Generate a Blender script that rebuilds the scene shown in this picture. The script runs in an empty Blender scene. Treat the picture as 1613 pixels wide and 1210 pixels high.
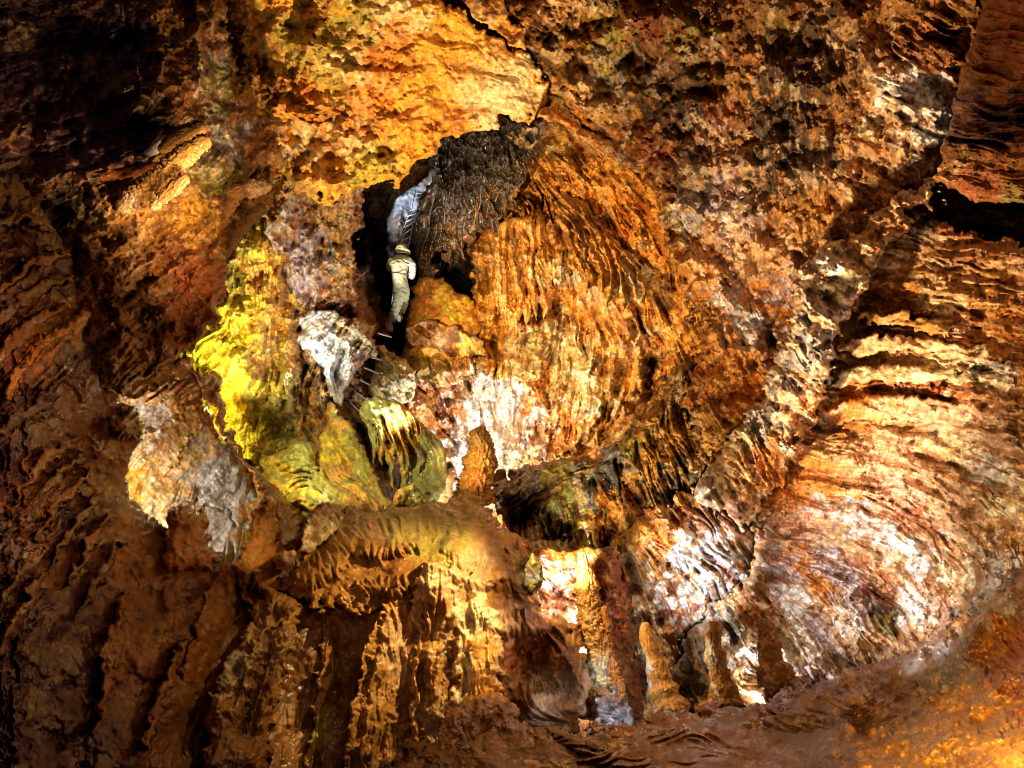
import bpy, bmesh, math, random
import numpy as np
from mathutils import Vector, Matrix

# ------------------------------------------------------------------ camera
SC = bpy.context.scene
COL = SC.collection
W0, H0, FPX = 1613.0, 1210.0, 1165.0
PITCH = math.radians(24)
CAMZ = 1.6
cam_d = bpy.data.cameras.new("camera")
cam = bpy.data.objects.new("camera", cam_d)
COL.objects.link(cam)
cam.location = (0, 0, CAMZ)
cam.rotation_euler = (math.radians(90) + PITCH, 0, 0)
cam_d.sensor_width = 36.0
cam_d.lens = FPX / W0 * 36.0
cam_d.clip_start = 0.05
cam_d.clip_end = 500
SC.camera = cam
cp, sp = math.cos(PITCH), math.sin(PITCH)


def P(x, y, D):
    """photo pixel + depth (m along the view axis) -> world point(s)"""
    u = (np.asarray(x, float) - W0 / 2) / FPX * D
    v = -(np.asarray(y, float) - H0 / 2) / FPX * D
    d = np.asarray(D, float) + 0 * u
    return np.stack([u, d * cp - v * sp, d * sp + v * cp + CAMZ], -1)


def V(x, y, D):
    return Vector([float(t) for t in P(x, y, float(D))])


# ------------------------------------------------------------------ light
world = bpy.data.worlds.new("World")
SC.world = world
world.use_nodes = True
bg = world.node_tree.nodes["Background"]
bg.inputs[0].default_value = (0.32, 0.18, 0.42, 1)
bg.inputs[1].default_value = 0.05
SC.view_settings.view_transform = 'Standard'
SC.view_settings.look = 'None'
SC.view_settings.gamma = 1.0
SC.cycles.filter_width = 0.95
SC.cycles.use_denoising = True
SC.cycles.denoising_prefilter = 'ACCURATE'
SC.view_settings.exposure = 0.35


def lamp(name, x, y, D, power, col, tx=None, ty=None, tD=None, cone=90, blend=0.6, r=0.06):
    kind = 'SPOT' if tx is not None else 'POINT'
    l = bpy.data.lights.new(name, kind)
    l.energy = power
    l.color = col
    l.shadow_soft_size = r
    o = bpy.data.objects.new(name, l)
    COL.objects.link(o)
    o.location = V(x, y, D)
    if tx is not None:
        l.spot_size = math.radians(cone)
        l.spot_blend = blend
        d = V(tx, ty, tD) - o.location
        o.rotation_euler = d.to_track_quat('-Z', 'Y').to_euler()
    return o


WARM = (1.0, 0.62, 0.26)
GOLD = (1.0, 0.70, 0.25)
WHITE = (1.0, 0.93, 0.86)
COOL = (0.72, 0.82, 1.0)
NEUT = (1.0, 0.80, 0.56)
lamps = [
    # cave floodlights and unseen added fill lamps: name, from px, to px
    ('flood_ceiling', 640, 760, 6.3, 1250, (1, .67, .27), 660, 110, 8.0, 62, 0.8),
    ('flood_back_wall', 590, 500, 7.0, 1750, (1, .64, .25), 900, 470, 12.3, 62, 0.8),
    ('flood_niche_white', 748, 800, 10.4, 420, WHITE, 765, 660, 12.4, 130, 0.7),
    ('flood_golden', 640, 700, 7.0, 160, (1, .72, .30), 748, 730, 8.9, 22, 0.6),
    ('flood_right_low', 960, 960, 5.9, 420, (1, .96, .95), 1110, 870, 7.8, 44, 0.7),
    ('flood_right_stripes', 1080, 860, 4.9, 330, (1, .90, .84), 1390, 880, 6.3, 52, 0.8),
    ('flood_right_floor', 1180, 1118, 6.6, 25, WHITE, 1230, 960, 6.9, 150, 0.7),
    ('flood_recess', 1095, 1100, 7.5, 60, (1, .95, .92), 1110, 1000, 8, 150, 0.7),
    ('flood_right_high', 900, 960, 5.0, 1350, (1, .69, .38), 1340, 460, 7.0, 66, 0.9),
    ('flood_right_far', 1300, 1060, 3.6, 150, (1, .80, .60), 1500, 700, 5.6, 80, 0.9),
    ('flood_ceiling_right', 1000, 760, 5.6, 450, (1, .74, .44), 1120, 120, 7.4, 90, 0.9),
    ('flood_floor_white', 880, 1060, 7.9, 300, WHITE, 900, 930, 8.8, 160, 0.6, .15),
    ('flood_column', 760, 700, 5.4, 330, (1, .78, .46), 945, 990, 7.3, 24, 0.5),
    ('fill_cone', 1010, 1085, 6.3, 12, COOL, 960, 1118, 7.0, 90, 0.8),  # extra cool lamp added to brighten the calcite cone
    ('fill_floor_rock', 880, 1085, 5.7, 4, COOL, 862, 1140, 6.3, 80, 0.8),  # small cool lamp added over the dim floor rock
    ('fill_arch', 860, 930, 6.6, 420, (1, .78, .42), 1000, 740, 9.2, 60, 0.8),  # added to brighten the arch, no such source seen
    ('flood_stalagmites', 800, 900, 5.9, 130, (1, .66, .30), 1110, 1050, 6.8, 34, 0.7),
    ('flood_yellow', 345, 640, 8.0, 50, (.93, .95, .24)),
    ('flood_yellow_high', 372, 600, 7.9, 170, (.97, .90, .34), 430, 450, 9.5, 120, 0.8),
    ('flood_hole', 160, 820, 5.6, 130, (1, .84, .60), 300, 740, 7.4, 90, 0.6),
    ('flood_chute', 590, 345, 12.3, 70, COOL, 645, 330, 13.5, 60, 0.7),
    ('flood_climber', 700, 520, 10.4, 60, (.86, .93, 1.0), 630, 450, 12.2, 26, 0.7),
    ('flood_climber_low', 500, 640, 10.2, 60, (1, .93, .74), 620, 480, 12.2, 34, 0.7),
    ('flood_purple', 640, 700, 7.6, 330, (.95, .90, .90), 500, 470, 10, 62, 0.8),
    ('flood_tongue', 440, 600, 9.2, 60, (.80, .88, 1.0), 535, 550, 10.3, 50, 0.8),
    ('flood_green', 420, 620, 6.6, 120, (1, .86, .38), 600, 740, 8.2, 90, 0.7),
    ('fill_mound', 990, 640, 4.7, 320, (1, .70, .28), 680, 950, 5.4, 54, 0.9),  # unseen fill, placed to rake the foreground flowstone
    ('flood_mound_left', 700, 700, 4.3, 22, (1, .66, .26), 460, 1000, 4.5, 44, 0.9),
    ('flood_low_right', 1250, 1180, 1.6, 170, (1, .60, .20), 1560, 1130, 2.7, 80, 0.9),
    ('fill_curtain', 600, 470, 11.6, 130, (1, .80, .62), 730, 300, 12.4, 80, 0.8),  # added on the left to catch the curtain crests
    ('fill_left', 360, 470, 2.9, 15, (1, .46, .20), 70, 620, 3.1, 90, 0.9),  # added grazing light for the near left wall
    ('fill_front', 760, 560, 2.4, 24, (1, .64, .28), 640, 1020, 4.8, 44, 1.0, .3),  # unseen soft fill added for the lower foreground
    ('fill_window_rim', 600, 760, 4.6, 40, (1, .60, .24), 405, 860, 5.3, 30, .9),  # added to pick out the stump on the window rim
    ('fill_upper_left', 330, 330, 4.3, 60, (1, .70, .36), 120, 120, 5.8, 90, 0.9),  # added to bring out the patches of the upper left ceiling
    ('fill_blades', 520, 560, 4.2, 120, (1, .66, .32), 290, 270, 5.2, 66, 0.9),  # unseen lamp added to light the hanging blades
    ('flood_right_column', 1350, 420, 3.2, 30, (1, .50, .20), 1590, 150, 4.6, 90, 0.9),
]
for a in lamps:
    lamp(a[0], *a[1:])

# ------------------------------------------------------------------ noise on a photo-plane canvas
ST = 1.45
X0, Y0, X1, Y1 = -260, -220, 1876, 1440
GW, GH = int((X1 - X0) / ST), int((Y1 - Y0) / ST)
RNG = np.random.default_rng(7)


def band(h, w, lam, seed, sharp=0.35):
    r = np.random.default_rng(seed)
    n = np.fft.rfft2(r.standard_normal((h, w)))
    fy = np.fft.fftfreq(h)[:, None]
    fx = np.fft.rfftfreq(w)[None, :]
    f = np.sqrt(fx * fx + fy * fy) + 1e-9
    g = np.exp(-(np.log(f * lam) ** 2) / (2 * sharp ** 2))
    n = np.fft.irfft2(n * g, s=(h, w))
    return (n / n.std()).astype(np.float32)


TILE = {k: band(1024, 1024, k, 100 + k, 0.4) for k in (8, 24, 80)}


def tile(k, u, v):
    """periodic tile lookup, bilinear; u, v in tile px"""
    t = TILE[k]
    u = np.mod(u, 1024)
    v = np.mod(v, 1024)
    i = np.floor(u).astype(int) % 1024
    j = np.floor(v).astype(int) % 1024
    a, b = u - np.floor(u), v - np.floor(v)
    i2, j2 = (i + 1) % 1024, (j + 1) % 1024
    return t[j, i] * (1 - a) * (1 - b) + t[j, i2] * a * (1 - b) + t[j2, i] * (1 - a) * b + t[j2, i2] * a * b


STROKES = [
    # right ceiling
    [(1150, -150), (1150, 100), (1190, 400)], [(1300, -100), (1290, 150), (1270, 380)], [(960, 0), (1000, 150), (1100, 300)],
    [(1400, 30), (1560, 130)], [(1390, 100), (1520, 170)], [(1330, 190), (1490, 270)], [(1330, 290), (1470, 380)],
    [(1250, 290), (1340, 400)], [(1060, 320), (1180, 480), (1250, 560)], [(1200, 430), (1260, 520)],
    [(1040, 330), (1090, 480), (1180, 640)], [(1120, 420), (1210, 600)],
    # grey band
    [(1270, 430), (1350, 480)], [(1250, 500), (1330, 570)], [(1220, 590), (1280, 660)], [(1180, 670), (1230, 760)], [(1110, 720), (1190, 820)],
    # right wall
    [(1400, 400), (1600, 430)], [(1360, 470), (1600, 480)], [(1330, 540), (1590, 590)], [(1300, 600), (1600, 660)], [(1290, 680), (1450, 690), (1613, 760)],
    [(1250, 750), (1420, 770), (1560, 850), (1590, 930)], [(1210, 800), (1340, 810), (1450, 860), (1520, 960)],
    [(1200, 850), (1340, 880), (1430, 960), (1470, 1040)], [(1190, 900), (1300, 960), (1370, 1080)], [(1180, 940), (1240, 1010), (1280, 1090)],
    [(1613, 500), (1700, 520)], [(1613, 850), (1640, 1000)], [(1100, 960), (1140, 1090)], [(1500, 1000), (1600, 900)],
    # back wall
    [(760, 360), (765, 500)], [(800, 350), (812, 480), (800, 560)], [(850, 380), (865, 500), (850, 700)], [(900, 300), (960, 400), (1000, 500)],
    [(920, 450), (940, 560), (900, 700)], [(960, 470), (1010, 560), (980, 660)], [(740, 590), (745, 720)], [(800, 600), (805, 720)],
    [(640, 560), (720, 700)], [(830, 210), (900, 300)], [(960, 250), (1010, 330), (1050, 430)], [(690, 560), (640, 530)],
    # dark curtain
    [(700, 225), (695, 300), (670, 420)], [(730, 210), (735, 310), (745, 370)], [(770, 200), (780, 290), (790, 350)], [(800, 200), (830, 280)],
    [(655, 300), (630, 420)],
    # arch ridge drapery
    [(1060, 640), (1110, 740)], [(1010, 680), (1060, 790)], [(965, 720), (1000, 800)], [(920, 770), (940, 860)], [(1090, 600), (1140, 690)],
    [(790, 780), (850, 740)], [(850, 740), (960, 720), (1060, 610)],
    # lower bulge
    [(1080, 790), (1170, 900)], [(1020, 810), (1110, 930)], [(985, 870), (1040, 980)], [(1000, 980), (1050, 1110)],
    [(850, 900), (900, 990), (920, 1090)],
    # left near wall
    [(-100, 470), (0, 420), (90, 350)], [(0, 560), (110, 460), (150, 400)], [(-50, 720), (60, 660), (140, 560)], [(0, 800), (90, 740), (140, 660)],
    [(-50, 900), (60, 820), (120, 740)], [(0, 1000), (70, 900)], [(120, 1200), (160, 1000), (150, 880)], [(200, 880), (180, 1100)],
    # overhang and blades
    [(30, 290), (180, 260), (320, 190)], [(150, 420), (250, 330), (330, 240)], [(200, 600), (330, 500), (370, 400)], [(160, 520), (300, 420)],
    [(250, 420), (360, 330)], [(60, 220), (200, 190)], [(-100, 240), (50, 210)],
    # upper left
    [(305, -100), (310, 60), (330, 190)], [(250, -100), (260, 150)], [(370, 0), (390, 180)], [(440, 30), (440, 250)], [(450, 260), (420, 340)],
    [(500, 320), (470, 470)], [(560, 320), (540, 400)], [(60, 60), (160, 40)], [(120, 90), (100, 160)],
    # slab
    [(500, 30), (700, 60), (830, 120)], [(480, 110), (640, 150), (850, 160)], [(460, 180), (600, 200), (760, 180)], [(480, 260), (620, 250)],
    [(760, 0), (830, 60)], [(880, 170), (980, 240)], [(640, -150), (760, -20)],
    # yellow wall and ribs
    [(390, 360), (400, 480)], [(430, 380), (440, 520), (450, 640)], [(330, 640), (400, 560)], [(360, 710), (450, 630)], [(480, 540), (480, 640), (500, 720)],
    [(470, 480), (530, 440)], [(500, 530), (570, 480)], [(520, 590), (570, 510)], [(530, 640), (520, 590)],
    [(600, 560), (640, 610)],
    # green draperies
    [(520, 640), (530, 690), (600, 790)], [(490, 640), (510, 700)], [(580, 635), (600, 690), (615, 770)], [(610, 630), (645, 700), (655, 790)],
    [(650, 650), (685, 720), (690, 780)], [(430, 700), (480, 690)], [(420, 780), (480, 750), (540, 790)],
    [(380, 640), (420, 760)],
    # flowstone
    [(650, 800), (660, 870)], [(600, 820), (620, 900)], [(690, 830), (700, 950), (690, 1180)], [(740, 860), (750, 1000), (740, 1200)], [(590, 900), (630, 980), (610, 1180)],
    [(520, 940), (540, 1000), (500, 1200)], [(460, 960), (410, 1060), (370, 1200)], [(420, 930), (350, 1080)], [(520, 830), (560, 900), (560, 960)],
    [(790, 870), (820, 940), (840, 1040)], [(830, 960), (900, 1040)], [(770, 960), (790, 1090)], [(300, 900), (260, 1000), (230, 1200)],
    [(240, 840), (340, 920)], [(400, 800), (380, 880)],
    # hole rock
    [(200, 780), (260, 700), (330, 620)], [(250, 800), (320, 720), (370, 680)], [(300, 850), (370, 780)],
    # floor
    [(700, 1160), (850, 1190), (1000, 1170)], [(900, 1230), (1100, 1170), (1300, 1260)], [(1180, 1090), (1350, 1140), (1480, 1060)],
    [(1420, 1260), (1640, 1150)], [(1360, 1230), (1600, 1080)], [(1560, 960), (1640, 1060)],
    # top right column
    [(1530, 40), (1640, 60)], [(1510, 150), (1640, 140)], [(1490, 240), (1600, 250)], [(1500, 290), (1640, 310)],
]


def flow_field():
    pts = []
    for s in STROKES:
        for (xa, ya), (xb, yb) in zip(s[:-1], s[1:]):
            L = math.hypot(xb - xa, yb - ya)
            n = max(2, int(L / 22))
            a2 = 2 * math.atan2(yb - ya, xb - xa)
            for k in range(n):
                t = (k + .5) / n
                pts.append((xa + (xb - xa) * t, ya + (yb - ya) * t, math.cos(a2), math.sin(a2)))
    pts = np.array(pts)
    cs = 16
    xs = np.arange(X0, X1 + cs, cs)
    ys = np.arange(Y0, Y1 + cs, cs)
    gx, gy = np.meshgrid(xs, ys)
    d2 = (gx[..., None] - pts[:, 0]) ** 2 + (gy[..., None] - pts[:, 1]) ** 2
    w = 1.0 / (d2 + 120.0) ** 1.6
    c = (w * pts[:, 2]).sum(-1) / w.sum(-1)
    s = (w * pts[:, 3]).sum(-1) / w.sum(-1)
    ang = np.arctan2(s, c)
    xx = (np.arange(GW) * ST) / cs
    yy = (np.arange(GH) * ST) / cs
    i = np.minimum(xx.astype(int), len(xs) - 2)
    j = np.minimum(yy.astype(int), len(ys) - 2)
    a = (xx - i)[None, :]
    b = (yy - j)[:, None]

    def up(f):
        return (f[j][:, i] * (1 - a) * (1 - b) + f[j][:, i + 1] * a * (1 - b) + f[j + 1][:, i] * (1 - a) * b + f[j + 1][:, i + 1] * a * b)
    A = np.arctan2(up(np.sin(ang)), up(np.cos(ang))) / 2
    A = A + 0.20 * band(GH, GW, 45, 5)
    return np.cos(A).astype(np.float32), np.sin(A).astype(np.float32)


FX, FY = flow_field()


def lic(src, half, step=1.0):
    """line integral convolution of the stacked noises along the flow"""
    out = src.copy()
    wsum = 1.0
    gx, gy = np.meshgrid(np.arange(GW, dtype=np.float32), np.arange(GH, dtype=np.float32))
    for sgn in (1, -1):
        x, y = gx.copy(), gy.copy()
        px, py = FX * sgn, FY * sgn
        for k in range(half):
            i = np.clip(x + .5, 0, GW - 1).astype(np.int32)
            j = np.clip(y + .5, 0, GH - 1).astype(np.int32)
            vx, vy = FX[j, i], FY[j, i]
            f = np.where(vx * px + vy * py < 0, -1, 1).astype(np.float32)
            px, py = vx * f, vy * f
            x += px * step
            y += py * step
            i = np.clip(x + .5, 0, GW - 1).astype(np.int32)
            j = np.clip(y + .5, 0, GH - 1).astype(np.int32)
            w = 0.5 + 0.5 * math.cos(math.pi * (k + 1) / (half + 1))
            out += w * src[j, i]
            if sgn == 1:
                wsum += 2 * w
    out -= out.mean()
    return out / out.std()


def bn(lam, seed, sharp=.4):
    return band(GH, GW, lam / ST, seed, sharp)


def fbm(lmax, seed, beta=1.75, lmin=3.0):
    r = np.random.default_rng(seed)
    n = np.fft.rfft2(r.standard_normal((GH, GW)))
    fy = np.fft.fftfreq(GH)[:, None]
    fx = np.fft.rfftfreq(GW)[None, :]
    f = np.sqrt(fx * fx + fy * fy) + 1e-9
    g = f ** -beta * (1 - np.exp(-(f * lmax / ST) ** 4)) * np.exp(-(f * lmin / ST) ** 2)
    n = np.fft.irfft2(n * g, s=(GH, GW))
    return (n / n.std()).astype(np.float32)


def ridged(lams, seed, gain=1.0):
    o = 0
    w = 1.0
    for k, l in enumerate(lams):
        r = 1 - np.abs(bn(l, seed + k, .35)) ** .8 * 1.15
        o = o + r * l * (w if k == 0 else w)
        w = 1.0 + .55 * np.clip(r, -.6, 1) * gain
    o = o - o.mean()
    return (o / o.std()).astype(np.float32)


LF = lic(bn(5.0, 11), int(13 / ST * 1.45), 1.0)        # fine streaks
LM = lic(bn(12.0, 12), 17, 2.0)        # flutes
LM2 = lic(bn(24.0, 15), 18, 3.0)
LC = lic(bn(48.0, 13), 18, 4.6)        # folds
LS = lic(fbm(40, 14, 1.35), 17, 2.6)       # stains, independent of the relief
NF = bn(6.0, 21, .45)
NM = fbm(60, 22, 1.85)
NC = fbm(130, 23, 1.9)
NX = fbm(60, 24, 1.7)
NY = fbm(60, 25, 1.7)
NS = fbm(24, 26, 1.45)
RG_ = ridged((90, 42, 18, 8), 31)
SM = fbm(110, 27, 1.75)


def samp(a, x, y):
    u = np.clip((x - X0) / ST, 0, GW - 1.001)
    v = np.clip((y - Y0) / ST, 0, GH - 1.001)
    i, j = u.astype(int), v.astype(int)
    p, q = u - i, v - j
    return a[j, i] * (1 - p) * (1 - q) + a[j, i + 1] * p * (1 - q) + a[j + 1, i] * (1 - p) * q + a[j + 1, i + 1] * p * q


def sdf(poly, x, y):
    """signed distance, positive inside"""
    p = np.array(poly, float)
    q = np.roll(p, -1, 0)
    best = np.full(x.shape, 1e9)
    inside = np.zeros(x.shape, bool)
    for (ax, ay), (bx, by) in zip(p, q):
        ex, ey = bx - ax, by - ay
        wx, wy = x - ax, y - ay
        t = np.clip((wx * ex + wy * ey) / (ex * ex + ey * ey + 1e-9), 0, 1)
        best = np.minimum(best, (wx - ex * t) ** 2 + (wy - ey * t) ** 2)
        c = ((ay > y) != (by > y))
        with np.errstate(divide='ignore', invalid='ignore'):
            xi = ax + (y - ay) * ex / (ey if ey else 1e-9)
        inside ^= c & (x < xi)
    d = np.sqrt(best)
    return np.where(inside, d, -d)


def dpoly(pts, x, y):
    """distance to an open polyline, and the signed side"""
    best = np.full(x.shape, 1e9)
    side = np.zeros(x.shape)
    for (ax, ay), (bx, by) in zip(pts[:-1], pts[1:]):
        ex, ey = bx - ax, by - ay
        wx, wy = x - ax, y - ay
        t = np.clip((wx * ex + wy * ey) / (ex * ex + ey * ey + 1e-9), 0, 1)
        d = (wx - ex * t) ** 2 + (wy - ey * t) ** 2
        m = d < best
        best = np.where(m, d, best)
        side = np.where(m, np.sign(ex * wy - ey * wx), side)
    return np.sqrt(best), side


def tps(ctrl, x, y):
    c = np.array(ctrl, float)
    if len(c) == 1:
        return np.full(x.shape, c[0, 2])
    s = 500.0
    n = len(c)
    cx, cy = c[:, 0] / s, c[:, 1] / s

    def U(r2):
        return 0.5 * r2 * np.log(r2 + 1e-9)
    K = U((cx[:, None] - cx) ** 2 + (cy[:, None] - cy) ** 2) + np.eye(n) * 0.01
    Q = np.stack([np.ones(n), cx, cy], 1)
    A = np.zeros((n + 3, n + 3))
    A[:n, :n] = K
    A[:n, n:] = Q
    A[n:, :n] = Q.T
    b = np.zeros(n + 3)
    b[:n] = c[:, 2]
    if n < 4:
        A[n:, n:] += np.eye(3) * -0.05
    w = np.linalg.solve(A, b)
    r = w[n] + w[n + 1] * x / s + w[n + 2] * y / s
    for k in range(n):
        r = r + w[k] * U((x / s - cx[k]) ** 2 + (y / s - cy[k]) ** 2)
    return np.clip(r, c[:, 2].min() - .8, c[:, 2].max() + .8)


PAL = dict(
    orange=(.62, .25, .045), amber=(.70, .36, .08), rust=(.36, .10, .025), tan=(.62, .40, .21), white=(.84, .82, .80), pink=(.70, .42, .28),
    olive=(.36, .31, .07), yellow=(.74, .58, .06), green=(.33, .35, .11), grey=(.40, .38, .36), slate=(.22, .22, .25), dark=(.055, .035, .022),
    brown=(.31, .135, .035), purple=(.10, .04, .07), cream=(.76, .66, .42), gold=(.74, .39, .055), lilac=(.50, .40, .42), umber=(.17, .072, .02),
    chalk=(.74, .78, .84), ochre=(.46, .23, .055), wet=(.36, .145, .028))


def colours(x, y, base, blobs, warp=13):
    wx = x + warp * samp(NX, x, y) + warp * .3 * samp(NS, x, y)
    wy = y + warp * samp(NY, x, y) + warp * .3 * samp(NS, x + 77, y + 31)
    c = np.zeros(x.shape + (3,))
    w = np.full(x.shape, 0.02)
    c += np.array(PAL[base]) * 0.02
    for b in blobs:
        if len(b) == 4:
            bx, by, r, n = b
            d2 = ((wx - bx) ** 2 + (wy - by) ** 2) / r ** 2
        else:
            bx, by, r1, r2, ang, n = b
            a = math.radians(ang)
            u = (wx - bx) * math.cos(a) + (wy - by) * math.sin(a)
            v = -(wx - bx) * math.sin(a) + (wy - by) * math.cos(a)
            d2 = (u / r1) ** 2 + (v / r2) ** 2
        k = np.exp(-(d2 ** 1.2) * 2.4)
        c += k[..., None] * np.array(PAL[n])
        w += k
    return c / w[..., None]


def zone(x, y, base, blobs):
    c = np.full(x.shape, base * .15)
    w = np.full(x.shape, .15)
    for bx, by, r, v in blobs:
        k = np.exp(-((x - bx) ** 2 + (y - by) ** 2) / r ** 2)
        c += k * v
        w += k
    return c / w


def fan(pts, n, off, wd, hh):
    """a family of parallel scalloped lips"""
    r = random.Random(int(pts[0][0] * 7 + pts[0][1]))
    out = []
    for k in range(n):
        a, b = r.uniform(-.12, .12), r.uniform(.6, 1.1)
        x0, y0 = pts[0]
        q = [(x + off[0] * k + (x - x0) * a, y + off[1] * k * r.uniform(.9, 1.1) + r.uniform(-3, 3)) for x, y in pts]
        out.append((q, wd * r.uniform(.7, 1.3), hh * b))
    return out


# ------------------------------------------------------------------ materials
def rock_mat(name, rough=0.55, bump=0.5, wet=0.5):
    m = bpy.data.materials.new(name)
    m.use_nodes = True
    nt = m.node_tree
    N, L = nt.nodes, nt.links
    b = N['Principled BSDF']
    at = N.new('ShaderNodeAttribute')
    at.attribute_name = 'mineral'
    tc = N.new('ShaderNodeTexCoord')
    n1 = N.new('ShaderNodeTexNoise')
    n1.inputs['Scale'].default_value = 26
    n1.inputs['Detail'].default_value = 6
    n1.inputs['Roughness'].default_value = .72
    L.new(tc.outputs['Object'], n1.inputs['Vector'])
    n2 = N.new('ShaderNodeTexNoise')
    n2.inputs['Scale'].default_value = 5
    n2.inputs['Detail'].default_value = 5
    L.new(tc.outputs['Object'], n2.inputs['Vector'])
    mr = N.new('ShaderNodeMapRange')
    mr.inputs[1].default_value = .36
    mr.inputs[2].default_value = .66
    mr.inputs[3].default_value = .55
    mr.inputs[4].default_value = 1.4
    L.new(n1.outputs[0], mr.inputs[0])
    mx = N.new('ShaderNodeMix')
    mx.data_type = 'RGBA'
    mx.blend_type = 'MULTIPLY'
    mx.inputs[0].default_value = .8
    L.new(at.outputs['Color'], mx.inputs[6])
    L.new(mr.outputs[0], mx.inputs[7])
    L.new(mx.outputs[2], b.inputs['Base Color'])
    rr = N.new('ShaderNodeMapRange')
    rr.inputs[1].default_value = .35
    rr.inputs[2].default_value = .65
    rr.inputs[3].default_value = rough - .2
    rr.inputs[4].default_value = rough + .2
    L.new(n2.outputs[0], rr.inputs[0])
    L.new(rr.outputs[0], b.inputs['Roughness'])
    b.inputs['Specular IOR Level'].default_value = wet
    mu = N.new('ShaderNodeTexMusgrave') if hasattr(bpy.types, 'ShaderNodeTexMusgrave') else N.new('ShaderNodeTexNoise')
    mu.inputs['Scale'].default_value = 14
    mu.inputs['Detail'].default_value = 8
    L.new(tc.outputs['Object'], mu.inputs['Vector'])
    bp = N.new('ShaderNodeBump')
    bp.inputs['Strength'].default_value = bump
    bp.inputs['Distance'].default_value = .05
    L.new(mu.outputs[0], bp.inputs['Height'])
    L.new(bp.outputs[0], b.inputs['Normal'])
    return m


ROCK = rock_mat('cave_rock', .5, .4, .5)
WET = rock_mat('wet_flowstone', .34, .28, .7)


def plain(name, col, rough=.6, metal=0.0, var=.25, scale=30):
    m = bpy.data.materials.new(name)
    m.use_nodes = True
    N, L = m.node_tree.nodes, m.node_tree.links
    b = N['Principled BSDF']
    n = N.new('ShaderNodeTexNoise')
    n.inputs['Scale'].default_value = scale
    n.inputs['Detail'].default_value = 5
    r = N.new('ShaderNodeValToRGB')
    r.color_ramp.elements[0].position = .3
    r.color_ramp.elements[1].position = .7
    r.color_ramp.elements[0].color = (*[c * (1 - var) for c in col], 1)
    r.color_ramp.elements[1].color = (*[min(1, c * (1 + var)) for c in col], 1)
    L.new(n.outputs[0], r.inputs[0])
    L.new(r.outputs[0], b.inputs['Base Color'])
    b.inputs['Roughness'].default_value = rough
    b.inputs['Metallic'].default_value = metal
    bp = N.new('ShaderNodeBump')
    bp.inputs['Strength'].default_value = .3
    bp.inputs['Distance'].default_value = .02
    L.new(n.outputs[0], bp.inputs['Height'])
    L.new(bp.outputs[0], b.inputs['Normal'])
    return m


def link_mesh(name, co, faces, mat, cols=None, parent=None):
    """co (n,3), faces (m,4) or list of arrays of quads"""
    me = bpy.data.meshes.new(name)
    n, m = len(co), len(faces)
    me.vertices.add(n)
    me.vertices.foreach_set('co', np.asarray(co, np.float32).ravel())
    me.loops.add(m * 4)
    me.loops.foreach_set('vertex_index', np.asarray(faces, np.int32).ravel())
    me.polygons.add(m)
    me.polygons.foreach_set('loop_start', np.arange(0, m * 4, 4, dtype=np.int32))
    me.polygons.foreach_set('use_smooth', np.ones(m, bool))
    me.update(calc_edges=True)
    if cols is not None:
        a = me.color_attributes.new('mineral', 'FLOAT_COLOR', 'POINT')
        c4 = np.ones((n, 4), np.float32)
        c4[:, :3] = np.clip(cols, 0.004, .95)
        a.data.foreach_set('color', c4.ravel())
    me.materials.append(mat)
    o = bpy.data.objects.new(name, me)
    COL.objects.link(o)
    if parent is not None:
        o.parent = parent
    return o


def tag(o, label=None, cat=None, group=None, kind=None):
    for k, v in (('label', label), ('category', cat), ('group', group), ('kind', kind)):
        if v:
            o[k] = v
    return o


NVERT = 0


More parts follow.
